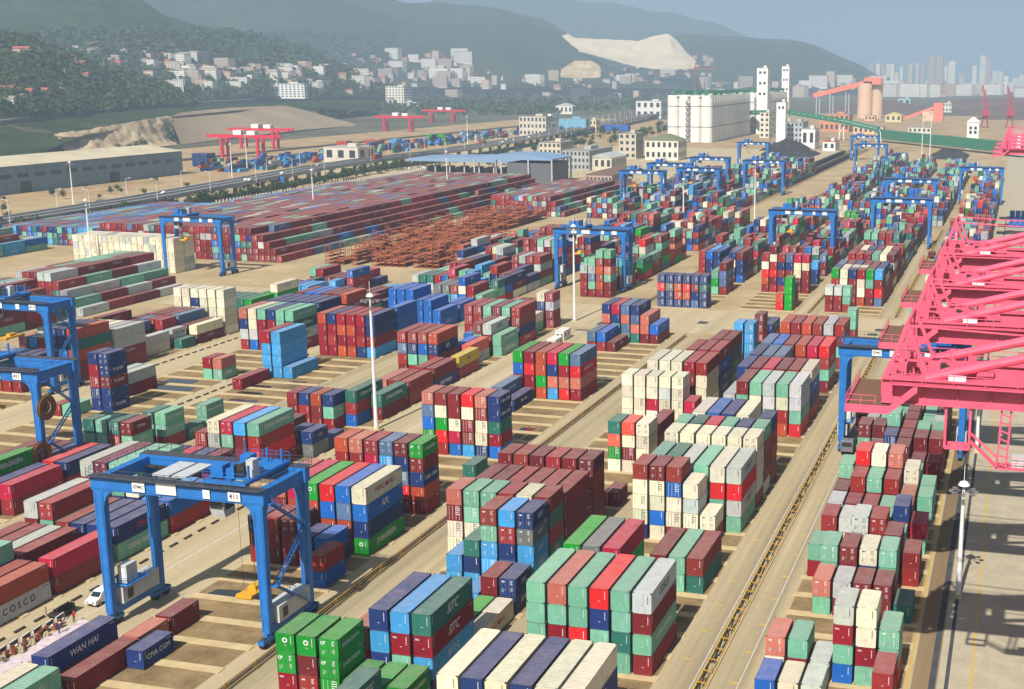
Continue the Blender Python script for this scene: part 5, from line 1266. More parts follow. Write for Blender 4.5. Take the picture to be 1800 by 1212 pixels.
# long blue warehouse
wh_ = empty('warehouse', (-600, 300, 0)); tag(wh_, 'long blue grey warehouse with pale roof and a strip of windows at the left edge', 'warehouse')
L_ = 535; wb = 60
q = MB(); q.box(-wb, 0, 0, 0, L_, 17.0); 
for k in range(60): q.box(.0, k*9, 0, .12, k*9+.3, 17)
q.build('wall', paint('warehouse_blue', lin((112, 138, 150)), .6, dirt=.3, scale=.1), wh_)
q = MB(); q.prism([(-wb-1, 17.05), (1, 17.05), (-wb/2, 21)], 'y', -1, L_+1); q.build('roof', paint('warehouse_roof', lin((206, 194, 164)), .7, dirt=.3, scale=.06), wh_)
for k in range(36): MB().box(.14, 8+k*14.5, 9.6, .3, 17+k*14.5, 11.9).build('window', M_WIN, wh_)
for k in (372, 300, 455): MB().box(.14, k, 0, .35, k+9, 7).build('door', M_DARK, wh_)
# silos
M_SILO = paint('silo_white', lin((238, 236, 226)), .7, dirt=.12, scale=.08); M_GRN = paint('plant_green', lin((40, 130, 96)), .6, dirt=.3)
M_BAND = paint('silo_band', lin((120, 122, 122)), .7, dirt=.2)
def silos(x0, y0, nx, ny, dia, h, label):
    r = empty('grain_silos', (x0, y0, 0)); tag(r, label, 'grain silos')
    pos = [(i, 0) for i in range(nx)]+[(nx-1, j) for j in range(1, ny)]+[(0, j) for j in range(1, ny)]+[(i, ny-1) for i in range(1, nx-1)]
    for i, j in pos:
        s = MB(); cx, cy = dia*(i+.5), dia*(j+.5); s.tube((cx, cy, 0), (cx, cy, h), dia/2+.25, n=20); s.mi = 1
        for z in (h*.33, h*.78): s.tube((cx, cy, z), (cx, cy, z+.7), dia/2+.45, n=20)
        s.build('silo', [M_SILO, M_BAND], r)
    q = MB(); q.box(dia*.5, dia*.5, 0, dia*(nx-.5), dia*(ny-.5), h-.2); q.box(1, 1, h, dia*nx-1, dia*ny-1, h+1.0); q.build('roof_slab', M_SILO, r)
    q = MB(); rr = random.Random(5)
    for k in range(int(nx*ny*.7)):
        x, y = 2+rr.random()*(dia*nx-6), 2+rr.random()*(dia*ny-6); q.box(x, y, h+1, x+2.5, y+2.5, h+3+rr.random()*2); 
        if k % 3 == 0: q.box(x, y, h+1, x+.3, y+.3, h+13)
    for i in range(nx): q.box(dia*(i+.35), 3, h+3.5, dia*(i+.65), dia*ny-3, h+5.5)
    q.build('roof_conveyor', M_GRN, r)
    q = MB(); z = 2; k = 0
    while z < h-3: q.bar((dia*1.75, -1.2, z), (dia*2.1, -1.2, z+3), .9, 1.4, up=(0, 1, 0)) if k % 2 == 0 else q.bar((dia*2.1, -1.2, z), (dia*1.75, -1.2, z+3), .9, 1.4, up=(0, 1, 0)); z += 3; k += 1
    q.build('stairway', M_BAND, r)
    return r
silos(-383, 1402, 4, 17, 12.8, 50, 'big white grain silo block with green conveyors on its roof')
silos(-356, 1650, 3, 12, 12.8, 50, 'second white grain silo block in shade behind the big one')
def tower(x, y, w, d, h, rgb, label, wn=4):
    r = building(x, y, w, d, h, rgb, label, rows=0, cols=0, name='plant_tower', cat='tower')
    q = MB(); 
    for k in range(wn):
        for i in (0, 1): q.box(w*(.2+.4*i), -.15, h-4-k*h*.16-3, w*(.2+.4*i)+w*.22, -.03, h-4-k*h*.16)
    q.build('window', M_WIN, r); return r
tower(-327, 1630, 14, 16, 82, (240, 240, 236), 'tall white elevator tower rising over the silo block', 3)
tower(-345, 1905, 11, 14, 86, (240, 240, 236), 'narrower white elevator tower behind the second silo block', 4)
r = tower(-256, 1386, 10, 14, 45, (242, 240, 236), 'white conveyor tower with zigzag stairs right of the silos', 1)
q = MB()
for k in range(11): q.bar((-7 if k % 2 else -1, -.5, 2+k*3.6), (-1 if k % 2 else -7, -.5, 5.6+k*3.6), 1.0, .7, up=(0, 1, 0))
for x in (-7.4, -.6): q.bar((x, -.5, 0), (x, -.5, 42), .4)
q.build('stairway', M_BAND, r)
r = tower(-54, 1368, 12, 14, 27, (238, 236, 228), 'white cabin tower with four windows beside the far pink booms', 2)
q = MB(); q.tube((6, 7, 27), (6, 7, 32), 7.5, 1.5, n=4); q.build('roof', M_SILO, r)
# green conveyor gallery on trestles
gc = empty('conveyor_gallery', (0, 0, 0)); tag(gc, 'long green conveyor gallery on trestles running right from the silos', 'conveyor')
pl = [WY(1300, 199, 1640), WY(1385, 197, 1560), WY(1480, 213, 1500), WY(1545, 228, 1480)]
for a, b in zip(pl, pl[1:]):
    MB().bar(a, b, 5, 5.5).build('gallery', M_GRN, gc)
    q = MB()
    for t in range(9): p = a+(b-a)*(t/9); q.bar(p+Vector((-2, -2.7, .5)), p+Vector((2, -2.7, .5)), 2.0, .4)
    q.build('window', M_SIGN, gc)
for p in pl[1:]: q = MB(); q.bar((p.x-3, p.y, 0), (p.x-1.5, p.y, p.z-2), .9); q.bar((p.x+3, p.y, 0), (p.x+1.5, p.y, p.z-2), .9); q.bar((p.x-3, p.y, 8), (p.x+2, p.y, 16), .5); q.build('trestle', M_SILO, gc)
gc = empty('green_belt', (0, 0, 0)); tag(gc, 'low dark green covered belt line crossing behind the far blue cranes', 'conveyor')
a, b = W(1545, 236, 8), W(1800, 262, 8); MB().bar(a, b, 9, 10).build('gallery', M_GRN, gc)
q = MB(); 
for t in range(24): p = a+(b-a)*(t/24); q.bar(p+Vector((0, -4.8, 3)), p+Vector((2.5, -4.8, 3)), 2, .5)
q.build('window', M_SIGN, gc)
# pink gantry and tan cylinder tower
M_CORAL = paint('coral_cladding', lin((232, 124, 104)), .6, dirt=.25, scale=.05); M_TAN = paint('tan_concrete', lin((222, 186, 154)), .8, dirt=.2, scale=.05)
ct = empty('cylinder_tower', (-262, 2300, 0)); tag(ct, 'tan cylindrical tower with coral head house and sloping coral gantry', 'tower')
q = MB(); q.tube((-6, 0, 0), (-6, 0, 60), 13, n=28); q.tube((12, 12, 0), (12, 12, 60), 12, n=28); q.build('cylinder', M_TAN, ct)
q = MB(); q.box(-8, -8, 58, 22, 14, 70); q.box(-16, -8, 52, 6, 12, 63); q.build('head_house', M_CORAL, ct)
q = MB(); q.bar((-8, 0, 60), (-98, 10, 38), 7, 8); q.build('gantry', M_CORAL, ct)
q = MB()
for x, z in ((-40, 50), (-68, 43), (-92, 37)): q.bar((x, 4, 0), (x, 4, z), 1.5); q.bar((x+5, 8, 0), (x+5, 8, z), 1.5)
q.build('trestle', M_STEEL, ct)
ct = empty('transfer_tower', (-141, 2180, 0)); tag(ct, 'coral transfer tower with a sloping coral conveyor to its left', 'tower')
q = MB(); q.box(0, 0, 0, 15, 16, 30); q.build('wall', M_CORAL, ct); q = MB(); q.bar((0, 8, 22), (-48, 8, 4), 5, 5); q.build('conveyor', M_CORAL, ct)
q = MB(); q.box(-18, 2, 0, 0, 14, 16); q.build('annex', M_TAN, ct)
def jib(x, y, label):
    r = empty('harbour_crane', (x, y, 0)); tag(r, label, 'harbour crane', 'red harbour cranes on the right')
    q = MB(); 
    for a in (-5, 5):
        for b in (-5, 5): q.bar((a, b, 0), (a*.5, b*.5, 14), 1.2)
    q.box(-4, -4, 14, 4, 4, 17); q.build('portal', M_PINKD, r)
    q = MB(); q.box(-5, -7, 17, 6, 5, 25); q.build('cab', M_PINKD, r)
    q = MB(); 
    for s in (-1, 1): q.bar((s*2.4, 0, 24), (s*.6-6, 4, 60), 1.0)
    for k in range(6): q.bar((-2.4-k*.7, k*.7, 26+k*6), (2.4-k*1.3, k*.7, 30+k*6), .7)
    q.bar((4, -3, 24), (2, -2, 42), 1.2); q.bar((2, -2, 42), (-6, 4, 60), .6); q.build('jib', M_PINKD, r)
    return r
jib(-52, 1945, 'left one of two red harbour cranes with raised jibs on the right'); jib(-17, 1955, 'right one of two red harbour cranes with raised jibs on the right')
tc_ = empty('tower_crane', (-620, 2480, 0)); tag(tc_, 'orange tower crane standing behind the silo roof', 'tower crane')
q = MB(); 
for a in (-1.2, 1.2):
    for b in (-1.2, 1.2): q.bar((a, b, 0), (a, b, 88), .5)
for k in range(18): q.bar((-1.2, -1.2, k*5), (1.2, -1.2, k*5+4), .4)
q.build('mast', M_RUST, tc_); q = MB(); q.bar((-16, 0, 84), (44, 0, 84), 1.4); q.bar((0, 0, 94), (40, 0, 85), .4); q.bar((0, 0, 84), (0, 0, 94), 1.0); q.build('jib', M_RUST, tc_)
# coal and ore heaps
M_COAL = paint('coal', (.022, .022, .024), .9, dirt=.3, scale=.4, bump=.5); M_ORE = paint('ore', lin((92, 70, 66)), .95, dirt=.4, scale=.05)
def heap(x, y, w, d, h, mat, label, seed):
    rr = random.Random(seed); mb = MB(); n = 12; m = 8; P = []
    for j in range(m+1):
        for i in range(n+1):
            u, v = i/n*2-1, j/m*2-1; f = max(0, 1-max(abs(u), abs(v)))**.8
            P.append((x+w*(u+1)/2+rr.uniform(-.4, .4), y+d*(v+1)/2, f*h*1.1*(.75+.45*rr.random())-.05))
    for j in range(m):
        for i in range(n): a = j*(n+1)+i; mb.face((P[a], P[a+1], P[a+n+2], P[a+n+1]))
    tag(mb.build('heap', mat), label, 'heap')
heap(-252, 1270, 46, 60, 10, M_COAL, 'dark coal heap in front of the white conveyor tower', 1); heap(-236, 1180, 52, 60, 11, M_COAL, 'broad dark coal heap beside the rail track', 2)
heap(-222, 1110, 34, 50, 8, M_COAL, 'nearest dark coal heap beside the rail track', 3)
heap(-82, 1190, 36, 80, 8, M_COAL, 'black covered heap left of the white cabin tower', 4)
for k, (x, y, w, d, h) in enumerate(((-420, 2750, 260, 160, 18), (-120, 2600, 260, 150, 20), (-260, 3050, 420, 200, 24), (60, 2900, 260, 200, 22), (-80, 2300, 160, 120, 10), (-520, 2450, 120, 120, 12))):
    heap(x, y, w, d, h, M_ORE, 'long brown ore heap, '+('left one near the coral gantry', 'middle one behind the coral tower', 'wide one before the city', 'right one behind the red cranes', 'low one behind the white office', 'small one below the tower crane')[k], 20+k)
# rail track and coal wagons
sheet('rail_bed', -168, 480, -146, 1330, .006, G_RAIL)
mb = MB(); 
for x in (-164, -162.5, -158, -156.5, -152, -150.5): mb.box(x, 480, .01, x+.12, 1330, .16)
tag(mb.build('rail', M_DARK), kind='structure')
wg = MB(); wg.box(-1.5, 0, 1.0, 1.5, 13, 1.3); wg.prism([(-1.3, 1.3), (1.3, 1.3), (1.6, 3.4), (-1.6, 3.4)], 'y', .2, 12.8)
for y in (1.5, 3.2, 9.8, 11.5): wg.box(-1.1, y-.45, .2, 1.1, y+.45, 1.0)
wgm = wg.mesh('coal_wagon', M_COAL)
for t, x in enumerate((-163.2, -151.2)):
    for k in range(26): tag(link('coal_wagon', wgm, None, (x, 880+k*14, 0.02)), 'black coal wagon in the long train beside the coal heaps', 'wagon', 'coal wagons in the train')
for k in range(3): tag(link('coal_wagon', wgm, None, (-151.2, 742+k*14, .02)), 'lone black wagon on the track left of the bright green boxes', 'wagon', 'lone wagons on the track')
# red rail cranes beyond the highway
def railcrane(x, y, label, s=1.0):
    r = empty('rail_crane', (x, y, 0)); tag(r, label, 'rail crane', 'red rail gantry cranes beyond the highway')
    q = MB(); q.box(-34, 0, 17.5, 34, 1.6, 20); q.box(-34, 9, 17.5, 34, 10.6, 20); q.build('main_girder', paint('rail_crane_red', lin((206, 22, 62)), .5, dirt=.15), r)
    m = MAT['rail_crane_red']
    for xx in (-20, 16):
        for yy in (.8, 9.8): q = MB(); q.bar((xx, yy, 0), (xx, yy, 17.5), 2.2); q.build('leg', m, r)
    q = MB(); q.box(-8, 1, 20, 0, 10, 24); q.box(5, 2, 20, 13, 9, 23.5); q.build('trolley_house', M_SIGN, r); return r
def rcp(px, py, label): p = W(px, py); railcrane(p.x, p.y, label)
rcp(455, 262, 'near red rail gantry crane left of the lamp mast beyond the highway, in front'); rcp(425, 278, 'red rail gantry crane with white trolley house, leftmost of the four'); rcp(700, 232, 'red rail gantry crane above orange boxes beyond the highway'); rcp(778, 217, 'farthest small red rail gantry crane beyond the highway')
# ------------------------------------------------------------------ elevated highway
HW = [(-452, 380, 5.5), (-455, 490, 6), (-458, 600, 7), (-468, 710, 8), (-484, 820, 8), (-490, 900, 8), (-484, 1020, 8), (-492, 1160, 8), (-505, 1300, 8), (-540, 1600, 8), (-590, 2000, 8), (-640, 2400, 8)]
M_CONC = paint('highway_concrete', lin((176, 174, 168)), .8, dirt=.3, scale=.1); M_DECKG = paint('highway_asphalt', lin((132, 134, 136)), .8, dirt=.2, scale=.1)
hw = empty('elevated_highway', (0, 0, 0)); tag(hw, 'elevated grey highway sweeping across behind the container yard', 'highway')
dk_ = MB(); pr = MB(); pier = MB()
for (x0, y0, z0), (x1, y1, z1) in zip(HW, HW[1:]):
    for wdt, zz, bb, col in ((9, 0, dk_, 0),):
        bb.face(((x0-9, y0, z0), (x0+9, y0, z0), (x1+9, y1, z1), (x1-9, y1, z1))); bb.face(((x0-8, y0, z0-1.6), (x0+8, y0, z0-1.6), (x1+8, y1, z1-1.6), (x1-8, y1, z1-1.6)))
    for s in (-9, 9, 0): 
        pr.face(((x0+s, y0, z0-1.6 if s else z0), (x0+s, y0, z0+1.0), (x1+s, y1, z1+1.0), (x1+s, y1, z1-1.6 if s else z1))); pr.face(((x0+s+.3, y0, z0), (x0+s+.3, y0, z0+1.0), (x1+s+.3, y1, z1+1.0), (x1+s+.3, y1, z1))); pr.face(((x0+s, y0, z0+1.0), (x0+s+.3, y0, z0+1.0), (x1+s+.3, y1, z1+1.0), (x1+s, y1, z1+1.0)))
    n = int((y1-y0)/28)
    for k in range(n):
        t = (k+.5)/n; x = x0+(x1-x0)*t; y = y0+(y1-y0)*t; z = z0+(z1-z0)*t
        pier.box(x-6, y-1, 0, x-4, y+1, z-1.5); pier.box(x+4, y-1, 0, x+6, y+1, z-1.5); pier.box(x-7.5, y-1.1, z-2.6, x+7.5, y+1.1, z-1.55)
dk_.build('deck', M_DECKG, hw); pr.build('parapet', M_CONC, hw); pier.build('pier', M_CONC, hw)
lpm = MB(); lpm.tube((0, 0, 0), (0, 0, 11), .16, .1, n=6); lpm.bar((0, 0, 11), (2.6, 0, 11.4), .12); lpm.box(2.0, -.2, 11.3, 3.2, .2, 11.55)
lpm = lpm.mesh('street_lamp', M_MAST)
for (x0, y0, z0), (x1, y1, z1) in zip(HW[:-2], HW[1:]):
    n = max(1, int((y1-y0)/42))
    for k in range(n):
        t = k/n
        for s in (-9.4, 9.6):
            o = link('street_lamp', lpm, None, (x0+(x1-x0)*t+s, y0+(y1-y0)*t, z0-.5)); o.rotation_euler = (0, 0, 0 if s < 0 else PI); tag(o, 'slender grey street lamp along the elevated highway', 'street lamp', 'street lamps along the highway')
cm = MB(); cm.box(-.9, -2.2, .35, .9, 2.2, .95); cm.prism([(-1.4, .95), (1.5, .95), (.9, 1.5), (-.7, 1.5)], 'x', -.8, .8)
for xx in (-.9, .75):
    for yy in (-1.4, 1.4): cm.tube((xx, yy, .34), (xx+.15, yy, .34), .34, n=8)
CARM = {k: cm.mesh('car', paint('car_'+k, c, .3, dirt=.05)) for k, c in (('white', (.75, .75, .75)), ('silver', (.4, .42, .44)), ('dark', (.03, .03, .04)), ('red', (.35, .03, .03)))}
tkm = MB(); tkm.box(-1.25, -6, 1.1, 1.25, 4, 3.9); tkm.box(-1.2, 4.3, .8, 1.2, 6.4, 3.4); tkm.box(-1.1, -6, .5, 1.1, 6.2, 1.1); CARM['truck'] = tkm.mesh('truck', paint('truck_red', lin((150, 40, 36)), .5))
rc = random.Random(2)
for k in range(14):
    i = rc.randrange(len(HW)-4); t = rc.random(); a, b = HW[i], HW[i+1]; kind = rc.choice(['white', 'silver', 'dark', 'white', 'truck'])
    o = link('truck' if kind == 'truck' else 'car', CARM[kind], None, (a[0]+(b[0]-a[0])*t+rc.choice((-5.5, -2.6, 2.8, 5.6)), a[1]+(b[1]-a[1])*t, a[2]+(b[2]-a[2])*t+.02)); tag(o, 'tiny red truck on the elevated highway' if kind == 'truck' else kind+' car on the elevated highway', 'truck' if kind == 'truck' else 'car', 'vehicles on the highway')
for k in range(40):
    p = W(rc.uniform(690, 930), rc.uniform(268, 300)); o = link('car', CARM[rc.choice(['white', 'white', 'silver', 'dark'])], None, (p.x, p.y, .02)); o.rotation_euler = (0, 0, rc.uniform(0, 6)); tag(o, 'tiny parked car on the open lot behind the gate canopy', 'car', 'cars on the lot behind the canopy')
sheet('lot_ground', -520, 860, -170, 1300, .004, G_ROAD); sheet('rail_yard_ground', -800, 760, -505, 2100, -.004, G_DIRT); sheet('port_ground', -500, 1300, 260, 2500, -.003, G_DIRT)
sheet('verge_ground', -600, 300, -545, 860, -.002, G_DIRT)
mb = MB(); 
for k in range(4): mb.box(-690-k*5, 640, .01, -688.4-k*5, 2000, .3)
tag(mb.build('railway', M_DARK), kind='structure')
gs = empty('road_sign', (-470, 745, 0)); tag(gs, 'small blue road sign above the shrubs by the highway', 'sign'); MB().box(0, 0, 4, 9, .3, 8).build('panel', paint('sign_blue', lin((40, 120, 200)), .5), gs); MB().box(8.5, .3, 0, 9, .8, 8).build('post', M_STEEL, gs)
# picket fence in front of the highway shrubs
pf = empty('picket_fence', (-440, 640, 0)); tag(pf, 'white picket wall in front of the shrubs along the highway', 'fence')
q = MB(); y = 0
while y < 300: q.box(-.2, y, 0, .2, y+1.1, 3.0); q.box(-.1, y+1.1, 0, .1, y+3.4, 1.6); y += 3.4
q.build('wall', M_CABIN, pf)
# ------------------------------------------------------------------ hills: lofted between a foot line and a crest line, roughened, then on down behind
def hill_mat(name, c1, c2, rock, scale, amt=.5):
    m, t, b, N = nmat(name); L = t.links.new
    tc = N('ShaderNodeTexCoord'); n1 = N('ShaderNodeTexNoise'); n1.inputs['Scale'].default_value = scale; n1.inputs['Detail'].default_value = 9; n1.inputs['Roughness'].default_value = .72; L(tc.outputs['Object'], n1.inputs['Vector'])
    r1 = N('ShaderNodeValToRGB'); e = r1.color_ramp.elements; e[0].position = .38; e[0].color = (*c1, 1); e[1].position = .62; e[1].color = (*c2, 1); L(n1.outputs['Fac'], r1.inputs[0])
    n2 = N('ShaderNodeTexNoise'); n2.inputs['Scale'].default_value = scale*.35; n2.inputs['Detail'].default_value = 10; n2.inputs['Roughness'].default_value = .7; L(tc.outputs['Object'], n2.inputs['Vector'])
    r2 = N('ShaderNodeValToRGB'); e = r2.color_ramp.elements; e[0].position = .60; e[1].position = .70; e[1].color = (amt, amt, amt, 1); L(n2.outputs['Fac'], r2.inputs[0])
    mx = N('ShaderNodeMix'); mx.data_type = 'RGBA'; mx.inputs[7].default_value = (*rock, 1); L(r2.outputs[0], mx.inputs[0]); L(r1.outputs[0], mx.inputs[6]); L(mx.outputs[2], b.inputs['Base Color'])
    b.inputs['Roughness'].default_value = .95; b.inputs['Specular IOR Level'].default_value = .05
    return m
from mathutils import noise as mn
from mathutils.bvhtree import BVHTree
def interp(pts, t):
    for (t0, v0), (t1, v1) in zip(pts, pts[1:]):
        if t <= t1: f = (t-t0)/(t1-t0) if t1 > t0 else 0; f = max(0, min(1, f)); return v0.lerp(v1, f)
    return pts[-1][1]
def loft(name, crest, foot, nu, nv, rough, freq, mat, bow=.15, back=1.0, kind='structure', smooth=True):
    """crest/foot: lists of (px, py, Y) or Vectors; the slope between them is one bowed, noise-roughened sheet, carried on down behind the crest"""
    A = [(p[0], WY(p[0], p[1], p[2])) for p in crest]; Bf = [(p[0], WY(p[0], p[1], p[2])) for p in foot]
    a0, a1 = A[0][0], A[-1][0]; b0, b1 = Bf[0][0], Bf[-1][0]; V = []; F = []
    rows = nv+1+int(nv*.5*back)
    for i in range(nu+1):
        u = i/nu; c = interp(A, a0+(a1-a0)*u); f = interp(Bf, b0+(b1-b0)*u)
        for j in range(rows):
            v = j/nv
            if v <= 1: p = f.lerp(c, v); p = p+Vector((0, 0, 1))*((c.z-f.z)*bow*math.sin(PI*v)*(1 if bow > 0 else 1))
            else: p = c+(c-f)*((v-1)*1.2); p.z = c.z-(c.z-f.z)*((v-1)/(.5))*.7
            q = p*freq; w_ = min(1, 1.6*v)*(1 if abs(v-1) > .04 else .35)
            if rough: p = p+Vector((0, 0, 1))*(rough*w_*mn.fractal(q, 1.0, 2.1, 6)) + Vector((rough*.6*w_*mn.noise(q*2.1), 0, 0))
            V.append(p)
    for i in range(nu):
        for j in range(rows-1): a = i*rows+j; F.append((a, a+rows, a+rows+1, a+1))
    me = bpy.data.meshes.new(name); me.from_pydata([tuple(v) for v in V], [], F); me.materials.append(mat)
    bm = bmesh.new(); bm.from_mesh(me); bmesh.ops.recalc_face_normals(bm, faces=bm.faces); bm.to_mesh(me); bm.free()
    if smooth: me.polygons.foreach_set('use_smooth', [True]*len(me.polygons))
    o = link(name, me); tag(o, kind=kind); return o, BVHTree.FromPolygons([tuple(v.co) for v in me.vertices], [tuple(p.vertices) for p in me.polygons])
HM1 = hill_mat('near_hill', (.018, .034, .012), (.045, .065, .022), (.20, .165, .11), .02, .7)
HM2 = hill_mat('mid_hill', (.020, .036, .014), (.045, .06, .024), (.17, .15, .105), .008, .6)
HM3 = hill_mat('far_hill', (.020, .036, .016), (.048, .062, .026), (.13, .13, .09), .003, .5)
M_ROCK = ground_mat('rock', lin((150, 128, 100)), lin((206, 186, 150)), lin((104, 92, 72)), .04, streak=(1, 1, .25), fine=.12, bump=.6)
M_SPRAY = ground_mat('sprayed_slope', lin((148, 130, 106)), lin((166, 146, 120)), lin((128, 116, 98)), .01, fine=.06, bump=.1, stain=.4)
M_QRY = ground_mat('quarry_rock', lin((196, 180, 154)), lin((214, 198, 170)), lin((160, 146, 122)), .01, fine=.05, bump=.3, stain=.5)
HILLS = []
HILLS.append(loft('hill', [(-160, 20, 1500), (-40, 55, 1500), (0, 60, 1500), (45, 70, 1510), (85, 88, 1520), (130, 108, 1540), (180, 124, 1580), (240, 146, 1650), (300, 160, 1750), (345, 172, 1850)],
    [(-160, 240, 930), (-40, 226, 980), (0, 219, 1000), (100, 204, 1170), (200, 195, 1340), (280, 188, 1540), (345, 184, 1700)], 90, 44, 9, .02, HM1))
HILLS.append(loft('hill', [(-160, -80, 2600), (0, -60, 2600), (180, -30, 2600), (250, 0, 2620), (300, 30, 2650), (360, 48, 2700), (420, 60, 2750), (500, 82, 2800), (560, 100, 2850), (620, 122, 2950), (690, 150, 3100)],
    [(-160, 160, 1900), (0, 170, 1900), (200, 172, 1950), (330, 176, 2050), (450, 172, 2200), (600, 168, 2500), (690, 164, 2800)], 110, 46, 24, .006, HM2))
HILLS.append(loft('hill', [(-100, -95, 5200), (200, -90, 5200), (400, -80, 5200), (520, -62, 5200), (600, -28, 5200), (650, -12, 5200), (705, 2, 5200), (770, 1, 5200), (830, 8, 5250), (880, 16, 5300), (940, 34, 5350), (985, 56, 5400), (1040, 86, 5400), (1110, 112, 5500), (1200, 142, 5600)],
    [(-100, 150, 3300), (300, 150, 3300), (600, 152, 3500), (800, 154, 3700), (1000, 156, 3900), (1200, 156, 4200)], 140, 50, 70, .0022, HM3))
HILLS.append(loft('hill', [(760, -60, 9000), (860, -30, 9000), (960, -8, 9000), (1010, 3, 9000), (1060, 9, 9000), (1110, 20, 9000), (1180, 30, 9000), (1250, 40, 9000), (1280, 52, 9000), (1320, 76, 9000), (1380, 110, 9000), (1440, 140, 9000)],
    [(760, 142, 7000), (1000, 143, 7000), (1440, 144, 7000)], 110, 34, 70, .0016, HM3))
HILLS.append(loft('hill', [(980, 120, 6000), (1060, 96, 6000), (1120, 78, 6000), (1160, 64, 6000), (1200, 61, 6000), (1270, 64, 6000), (1330, 66, 6000), (1385, 68, 6000), (1410, 72, 6000), (1440, 84, 6000), (1480, 102, 6000), (1515, 118, 6050), (1545, 134, 6100), (1580, 150, 6200)],
    [(980, 154, 4700), (1200, 155, 4700), (1400, 155, 4700), (1580, 156, 5000)], 120, 36, 34, .0030, HM3))
loft('quarry', [(945, 50, 4720), (965, 62, 4700), (1010, 68, 4700), (1070, 70, 4700), (1120, 72, 4700), (1150, 62, 4700), (1175, 58, 4700), (1195, 78, 4700), (1222, 106, 4700)],
    [(950, 76, 4600), (985, 86, 4580), (1030, 94, 4560), (1075, 106, 4540), (1110, 116, 4520), (1150, 122, 4500), (1185, 122, 4500), (1222, 122, 4480)], 60, 22, 16, .012, M_QRY, bow=-.12, back=0)
loft('rock_face', [(985, 122, 3650), (1010, 108, 3650), (1040, 106, 3650), (1056, 118, 3650)], [(985, 136, 3560), (1010, 138, 3560), (1040, 138, 3560), (1056, 136, 3560)], 24, 12, 8, .02, M_ROCK, bow=-.1, back=0)
# terrace behind the rail yard: rock cutting, sprayed slope, road wall
loft('rock_cutting', [(95, 236, 1010), (130, 232, 1030), (180, 224, 1080), (230, 215, 1130), (275, 207, 1190), (300, 205, 1230)], [(120, 268, 960), (150, 272, 985), (200, 268, 1030), (240, 263, 1070), (280, 258, 1120), (312, 255, 1170)], 60, 18, 4.5, .06, M_ROCK, bow=-.25, back=0)
loft('slope', [(296, 206, 1230), (318, 198, 1290), (400, 190, 1480), (500, 186, 1700), (530, 192, 1760), (600, 212, 1860)], [(318, 254, 1172), (330, 253, 1190), (430, 240, 1330), (530, 229, 1500), (600, 223, 1640), (640, 222, 1700)], 60, 16, .8, .02, M_SPRAY, bow=.05, back=0)
loft('terrace', [(-160, 250, 985), (0, 221, 1002), (100, 206, 1172), (200, 197, 1342), (330, 187, 1690), (550, 178, 2080), (660, 176, 2300)], [(-160, 300, 800), (0, 282, 850), (60, 275, 890), (130, 245, 1005), (300, 206, 1235), (500, 187, 1700), (660, 196, 2100)], 60, 14, 2.5, .02, HM1, bow=.08, back=0)
M_RWALL = paint('road_wall', lin((150, 148, 140)), .85, dirt=.3, scale=.05)
rw = empty('road_wall', (0, 0, 0)); tag(rw, 'grey hillside road wall with a row of dark openings along its top', 'wall')
pts = [WY(-40, 224, 985), WY(0, 218, 1002), WY(100, 203, 1172), WY(200, 194, 1342), WY(330, 184, 1690), WY(450, 178, 1900)]
q = MB(); d2 = MB()
for a, b in zip(pts, pts[1:]):
    dn = Vector((0, 0, 1)); q.face((a-dn*10, b-dn*8, b+dn*3, a+dn*3)); q.face((a+dn*3, b+dn*3, b+dn*3+Vector((-9, 3, 0)), a+dn*3+Vector((-9, 3, 0))))
    n = int((b-a).length/6.5); e = (b-a)/n; off = Vector((.5, -.6, 0))
    for k in range(n): p = a+e*k; d2.face((p+e*.2+off-dn*.2, p+e*.75+off-dn*.2, p+e*.75+off+dn*1.9, p+e*.2+off+dn*1.9))
q.build('wall', M_RWALL, rw); d2.build('opening', M_WIN, rw)
def hit(px, py):
    d = (CR*((px-PPX)/FPX)+CU*(-(py-PPY)/FPX)+CF).normalized(); best = None
    for o, b in HILLS:
        r = b.ray_cast((0, 0, CAMH), d)
        if r[0] is not None and (best is None or r[3] < best[1]): best = (r[0], r[3])
    if d.z < -1e-4:
        t = -CAMH/d.z
        if best is None or t < best[1]: best = (Vector((d.x*t, d.y*t, 0)), t)
    return best
